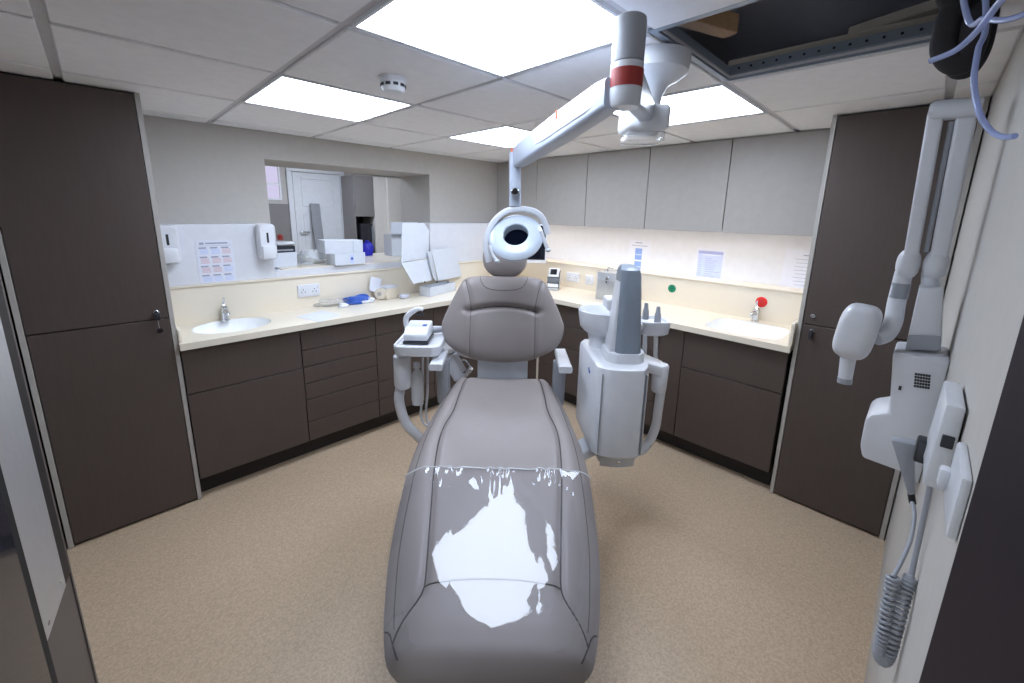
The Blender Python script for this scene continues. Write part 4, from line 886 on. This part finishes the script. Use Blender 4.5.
p_ = hit(339, 307, 'z', zt); single('tissue', crumple(nb(), (p_.x+.02, p_.y-.03, zt), (.035, .025, .025), .25, 37), 'paper', 'crumpled white tissue at the end of the flat clear bag', 'tissue')
p_ = hit(349, 302.5, 'z', zt); single('bottle_cap', B((p_.x-.018, p_.y-.008, zt), (p_.x+.012, p_.y+.008, zt+.014), .005, 2), 'orange', 'tiny red-brown cap lying by the blue wipes packet', 'cap')
a, b, c, d = hit(296, 317, 'z', zt), hit(320, 322, 'z', zt), hit(341, 315, 'z', zt), hit(322, 311, 'z', zt)
single('paper_sheet', prism(nb(), [a+Vector((0, 0, .0008)), b+Vector((0, 0, .0008)), c+Vector((0, 0, .0008)), d+Vector((0, 0, .0008))], (0, 0, .0012)), 'paper', 'white paper sheet flat on the worktop near its front edge', 'paper')

# monitor in the corner
sw_, tw = at(519, 262, 3.62).x, 3.62
mo = thing('monitor', 'flat computer monitor with dark screen in the corner of the room behind the lamp', 'monitor', W(sw_, 3.66, zt), -PI/4)
mz0, mz1 = at(530, 263, 3.62).z, at(530, 224, 3.62).z; mxl, mxr = at(491, 250, 3.62).x, at(546.5, 250, 3.62).x
part(mo, 'casing', B((mxl, 3.62, mz0), (mxr, 3.65, mz1), .006, 2), 'white', CH); part(mo, 'screen', B((mxl+.012, 3.617, mz0+.03), (mxr-.012, 3.621, mz1-.012)), 'screen', CH)
q = nb(); bar(q, [(sw_, 3.645, mz0+.15), (sw_, 3.80, mz0+.15), (sw_+.03, 4.36, mz0+.13)], (.05, .05), .3, (1, 0, 0)); part(mo, 'wall_bracket', q, 'white', CH)
# card reader
p_ = hit(559, 288, 'z', zt); q = nb()
cr = thing('card_reader', 'small white desk reader with tilted dark display on the worktop in front of the sockets', 'desk device', (p_.x-.06, p_.y, zt), 0)
mm_ = Matrix.Translation((p_.x-.08, p_.y-.0, zt)) @ Matrix.Rotation(-PI/4-.25, 4, 'Z') @ Matrix.Scale(1.18, 4)
q = prism(nb(), [mm_ @ Vector(v) for v in ((-.045, -.06, 0), (-.045, .05, 0), (-.045, .05, .145), (-.045, .02, .155), (-.045, -.03, .10), (-.045, -.06, .03))], (mm_.to_3x3() @ Vector((.09, 0, 0))), .006, 2); part(cr, 'body', q, 'splash')
q = prism(nb(), [mm_ @ Vector(v) for v in ((-.046, -.062, .018), (-.046, -.035, .10), (-.046, .018, .15), (-.046, .028, .142), (-.046, -.02, .09), (-.046, -.045, .018))], (mm_.to_3x3() @ Vector((.094, 0, 0)))); part(cr, 'dark_trim', q, 'dark')
q = nb(); m3 = mm_ @ Matrix.Translation((0, -.01, .132)) @ Matrix.Rotation(math.radians(50), 4, 'X'); rbox(q, (-.042, -.045, 0), (.042, .035, .012), .006, 2, m3.copy()); hd_ = part(cr, 'display_head', q, 'splash'); part(hd_, 'display', B((-.026, -.028, .0115), (.024, .022, .0135), .001, 1, m3.copy()), 'screen')
# aluminium case
p_ = hit(606, 301, 'z', zt); cy1 = hit(597, 297, 'z', zt).y
ac = thing('aluminium_case', 'square aluminium flight case with top handle and clasp, standing on the worktop', 'case', (2.94, 1.80, zt))
ax0, ax1 = 2.85, 3.03
cz = zt+.225; ay0, ay1 = hit(617, 300, 'x', ax0).y, hit(595.5, 297, 'x', ax0).y
part(ac, 'shell', B((ax0+.003, ay0+.003, zt+.003), (ax1-.003, ay1-.003, cz-.003), .004, 2), 'alu')
q = nb()
for y in (ay0, ay1-.008):
    for x in (ax0, ax1-.008): rbox(q, (x, y, zt), (x+.008, y+.008, cz), .002, 1)
for z in (zt, cz-.008, zt+.165):
    for x in (ax0, ax1-.008): rbox(q, (x, ay0, z), (x+.008, ay1, z+.008 if z != zt+.165 else z+.004), .001, 1)
    for y in (ay0, ay1-.008): rbox(q, (ax0, y, z), (ax1, y+.008, z+.008 if z != zt+.165 else z+.004), .001, 1)
part(ac, 'edge_profile', q, 'steel'); ym = (ay0+ay1)/2
q = nb(); tube(q, smooth([(ax0+.08, ym-.05, cz), (ax0+.08, ym-.05, cz+.025), (ax0+.08, ym, cz+.032), (ax0+.08, ym+.05, cz+.025), (ax0+.08, ym+.05, cz)], 6), .006, 10); part(ac, 'handle', q, 'chrome')
q = nb(); rbox(q, (ax0-.006, ym-.012, zt+.15), (ax0+.002, ym+.016, zt+.20), .003, 1); rbox(q, (ax0-.009, ym-.006, zt+.14), (ax0-.002, ym+.01, zt+.165), .002, 1); part(ac, 'clasp', q, 'chrome')
# stickers and notices
for px, py, m_, lb, r in ((672, 288.5, 'green', 'round green sticker on the cream upstand behind the suction handles', .031), (761.5, 302, 'red', 'round red sticker on the cream upstand above the tap', .035)):
    c = hit(px, py, 'x', XS); q = nb(); lathe(q, [(r, 0), (r, .002), (r*.96, .003)], (XS-.0002, c.y, c.z), 36, aim((-1, 0, 0))); s_ = thing('round_sticker', lb, 'sticker', (XS, c.y, c.z-r)); part(s_, 'disc', q, m_)
    q = nb()
    for k in range(5): rbox(q, (XS-.0038, c.y-r*.5+abs(k-2)*.005, c.z+.014-k*.007), (XS-.003, c.y+r*.5-abs(k-2)*.005, c.z+.0165-k*.007))
    part(s_, 'printing', q, m_ if False else ('cleaner' if m_ == 'green' else 'redtape'))
xe = X1-.0085
def enotice(label, tl_, br_, lines, mm):
    a, b = hit(*tl_, 'x', xe), hit(*br_, 'x', xe); w = a.y-b.y; h = a.z-b.z
    return poster(label, (xe, a.y, b.z), (0, -1, 0), (0, 0, 1), w, h, lines, mm)
L = [(.08, .92, .1, .93, 'inkl'), (.08, .92, .84, .92, 'inkv'), (.2, .86, .80, .83, 'paper'), (.12, .88, .04, .12, 'inkb')]
for k in range(9): L.append((.12, .22, .70-k*.062, .715-k*.062, 'inkv')); L.append((.34, .55+.3*random.random(), .70-k*.062, .718-k*.062, 'inkv'))
enotice('blue and white framed notice on the white panel under the wall cupboards', (697, 247.5), (722, 285), L, 'paper')
L = [(.28, .6, .93, .955, 'ink'), (.12, .85, .86, .875, 'ink'), (.3, .62, .50, .80, 'inkb'), (.3, .62, .1, .46, 'inkb'), (.33, .6, .62, .65, 'inkl'), (.33, .6, .3, .33, 'inkl')]
enotice('white notice with two blue boxes behind the grey pillar', (630, 240), (648, 280), L, 'paper')
L = [(.55, .95, .88, .90, 'ink')]+[(.3+.1*random.random(), .95, .80-k*.078, .808-k*.078, 'ink') for k in range(9)]
enotice('plain white typed notice partly hidden by the tall cupboard edge', (786, 249), (812, 299), L, 'paper')

# ---------------------------------------------------------------- room beyond the hatch
RX0, RX1, RY0, RY1, RZ = .2, 4.1, 3.7, 6.05, 2.4
struct('floor_rear', B((RX0-.1, 3.7, -.05), (RX1+.1, RY1+.1, 0)), 'floor'); struct('ceiling_rear', B((RX0-.1, 3.7, RZ), (RX1+.1, RY1+.1, RZ+.05)), 'ceil')
wr = nb(); WX0, WX1, WZ0, WZ1 = 1.38, 1.76, 1.69, 2.16
DX0, DX1, DZ = 1.90, 2.52, 2.06
for lo, hi in (((RX0-.1, RY1, 0), (WX0, RY1+.1, RZ)), ((WX0, RY1, 0), (WX1, RY1+.1, WZ0)), ((WX0, RY1, WZ1), (WX1, RY1+.1, RZ)), ((WX1, RY1, 0), (RX1+.1, RY1+.1, RZ))): rbox(wr, lo, hi)
struct('wall_rear', wr, 'wall'); struct('wall_rear_west', B((RX0-.1, 3.7, 0), (RX0, RY1, RZ)), 'wall'); struct('wall_rear_east', B((RX1, 3.7, 0), (RX1+.1, RY1, RZ)), 'wall')
wi = bpy.data.objects.new('window_1', None); COL.objects.link(wi); wi['kind'] = 'structure'; wi.location = (WX0, RY1, WZ0); WM['window_1'] = Matrix.Translation((WX0, RY1, WZ0))
fb = nb()
for lo, hi in (((WX0, RY1-.012, WZ0), (WX1, RY1+.02, WZ0+.025)), ((WX0, RY1-.012, WZ1-.025), (WX1, RY1+.02, WZ1)), ((WX0, RY1-.012, WZ0+.025), (WX0+.02, RY1+.02, WZ1-.025)), ((WX1-.02, RY1-.012, WZ0+.025), (WX1, RY1+.02, WZ1-.025)), ((WX0+.02, RY1-.005, WZ0+.19), (WX1-.02, RY1+.015, WZ0+.215))): rbox(fb, lo, hi)
part(wi, 'frame', fb, 'white'); part(wi, 'pane', B((WX0+.02, RY1+.022, WZ0+.02), (WX1-.02, RY1+.03, WZ1-.02)), 'daylight')
dr = bpy.data.objects.new('door_2', None); COL.objects.link(dr); dr['kind'] = 'structure'; dr.location = (DX0, RY1, 0); WM['door_2'] = Matrix.Translation((DX0, RY1, 0))
part(dr, 'leaf', B((DX0, RY1-.03, .01), (DX1, RY1-.001, DZ), .002, 1), 'door'); fb = nb()
for z0, z1 in ((1.62, DZ-.07), (.95, 1.52), (.15, .85)):
    for lo, hi in (((DX0+.10, RY1-.036, z0), (DX1-.10, RY1-.029, z0+.012)), ((DX0+.10, RY1-.036, z1-.012), (DX1-.10, RY1-.029, z1)), ((DX0+.10, RY1-.036, z0), (DX0+.112, RY1-.029, z1)), ((DX1-.112, RY1-.036, z0), (DX1-.10, RY1-.029, z1))): rbox(fb, lo, hi, .002, 1)
part(dr, 'panel_moulding', fb, 'door'); fb = nb()
for lo, hi in (((DX0-.07, RY1-.04, 0), (DX0-.006, RY1, DZ+.0055)), ((DX1+.006, RY1-.04, 0), (DX1+.07, RY1, DZ+.0055)), ((DX0-.07, RY1-.04, DZ+.006), (DX1+.07, RY1, DZ+.07))): rbox(fb, lo, hi, .004, 1)
part(dr, 'frame', fb, 'door'); q = nb(); tube(q, smooth([(DX0+.05, RY1-.03, 1.28), (DX0+.05, RY1-.07, 1.28), (DX0+.06, RY1-.075, 1.28), (DX0+.15, RY1-.07, 1.275)], 4), .010, 10); part(dr, 'handle', q, 'chrome')
struct('trim_11', B((RX0, RY1-.012, 0), (DX0-.075, RY1, 1.645)), 'roomcab')
single('wrapped_board', B((-.06, -.02, 0), (.06, .02, 1.67), .004, 1, Matrix.Translation((2.13, RY1-.30, 0)) @ Matrix.Rotation(-.12, 4, 'X') @ Matrix.Rotation(.0, 4, 'Y')), 'tape', 'tall narrow grey board leaning in front of the white door', 'board')
fY = 5.62
def rx(px, y=fY): return hit(px, 200, 'y', y).x
z1 = hit(360, 175.5, 'y', fY).z
t = thing('rear_cupboard', 'grey-brown cupboard with an open niche for the oven in the room beyond the hatch', 'cupboard', ((rx(355)+rx(374))/2, fY+.3, 0))
zn1, zn0 = hit(365, 216.5, 'y', fY).z, .98
x0_, x1_ = rx(355), rx(374)-.002
part(t, 'side_panel', B((x0_-.016, fY, 0), (x0_-.001, RY1-.01, z1), .001, 1), 'roomcab')
part(t, 'body', B((x0_, fY+.02, zn1), (x1_, RY1-.005, z1)), 'roomcab'); part(t, 'door', B((x0_+.003, fY, zn1), (x1_-.003, fY+.02, z1-.01), .001, 1), 'roomcab')
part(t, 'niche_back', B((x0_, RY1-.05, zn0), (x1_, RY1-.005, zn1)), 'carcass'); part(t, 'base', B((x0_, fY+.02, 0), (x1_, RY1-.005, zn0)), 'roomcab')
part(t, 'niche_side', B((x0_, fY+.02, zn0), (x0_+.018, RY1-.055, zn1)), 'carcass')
mw = thing('small_oven', 'dark compact oven standing in the cupboard niche beyond the hatch', 'oven', (x1_-.1, fY+.2, zn0)); part(mw, 'casing', B((x1_-.20, fY+.03, zn0), (x1_-.02, fY+.33, zn0+.42), .01, 2), 'cleaner'); part(mw, 'door_handle', B((x1_-.04, fY+.005, zn0+.05), (x1_-.03, fY+.035, zn0+.38), .004, 2), 'grey2')
t = thing('rear_cupboard', 'pale beige tall cupboard end panel at the far side of the hatch view', 'cupboard', ((rx(374)+rx(386))/2, fY+.1, 0)); part(t, 'body', B((rx(374)+.002, fY+.0, 0), (rx(386), RY1-.005, z1)), 'roomcab2')
t = thing('rear_cupboard', 'pale beige cupboard set forward, cut off by the hatch side', 'cupboard', (rx(396), fY, 0)); part(t, 'body', B((rx(386)+.004, fY-.03, 0), (rx(412), RY1-.005, z1)), 'roomcab2'); part(t, 'door', B((rx(386)+.006, fY-.048, .1), (rx(412)-.002, fY-.03, z1-.01), .001, 1), 'roomcab2')
t = thing('ceiling_light', 'added square fill lamp, out of view, on the ceiling of the room beyond the hatch', 'ceiling light', (1.9, 4.7, RZ-.03)); part(t, 'frame', B((1.58, 4.38, RZ-.02), (2.22, 5.02, RZ), .004, 1), 'white'); part(t, 'diffuser', B((1.6, 4.4, RZ-.024), (2.2, 5.0, RZ-.02)), 'rear_fill')  # unseen lamp, added to brighten the rear room

# ---------------------------------------------------------------- light and view
w = bpy.data.worlds.new('world'); S.world = w; w.use_nodes = True
w.node_tree.nodes['Background'].inputs[0].default_value = (.85, .92, 1, 1); w.node_tree.nodes['Background'].inputs[1].default_value = 1.0
vs = S.view_settings; vs.view_transform = 'Standard'; vs.look = 'None'; vs.gamma = 1; vs.use_curve_mapping = False; vs.exposure = 0
S.cycles.max_bounces = 10; S.cycles.diffuse_bounces = 6; S.cycles.transparent_max_bounces = 16; S.cycles.sample_clamp_indirect = 6
S.cycles.caustics_reflective = False; S.cycles.caustics_refractive = False
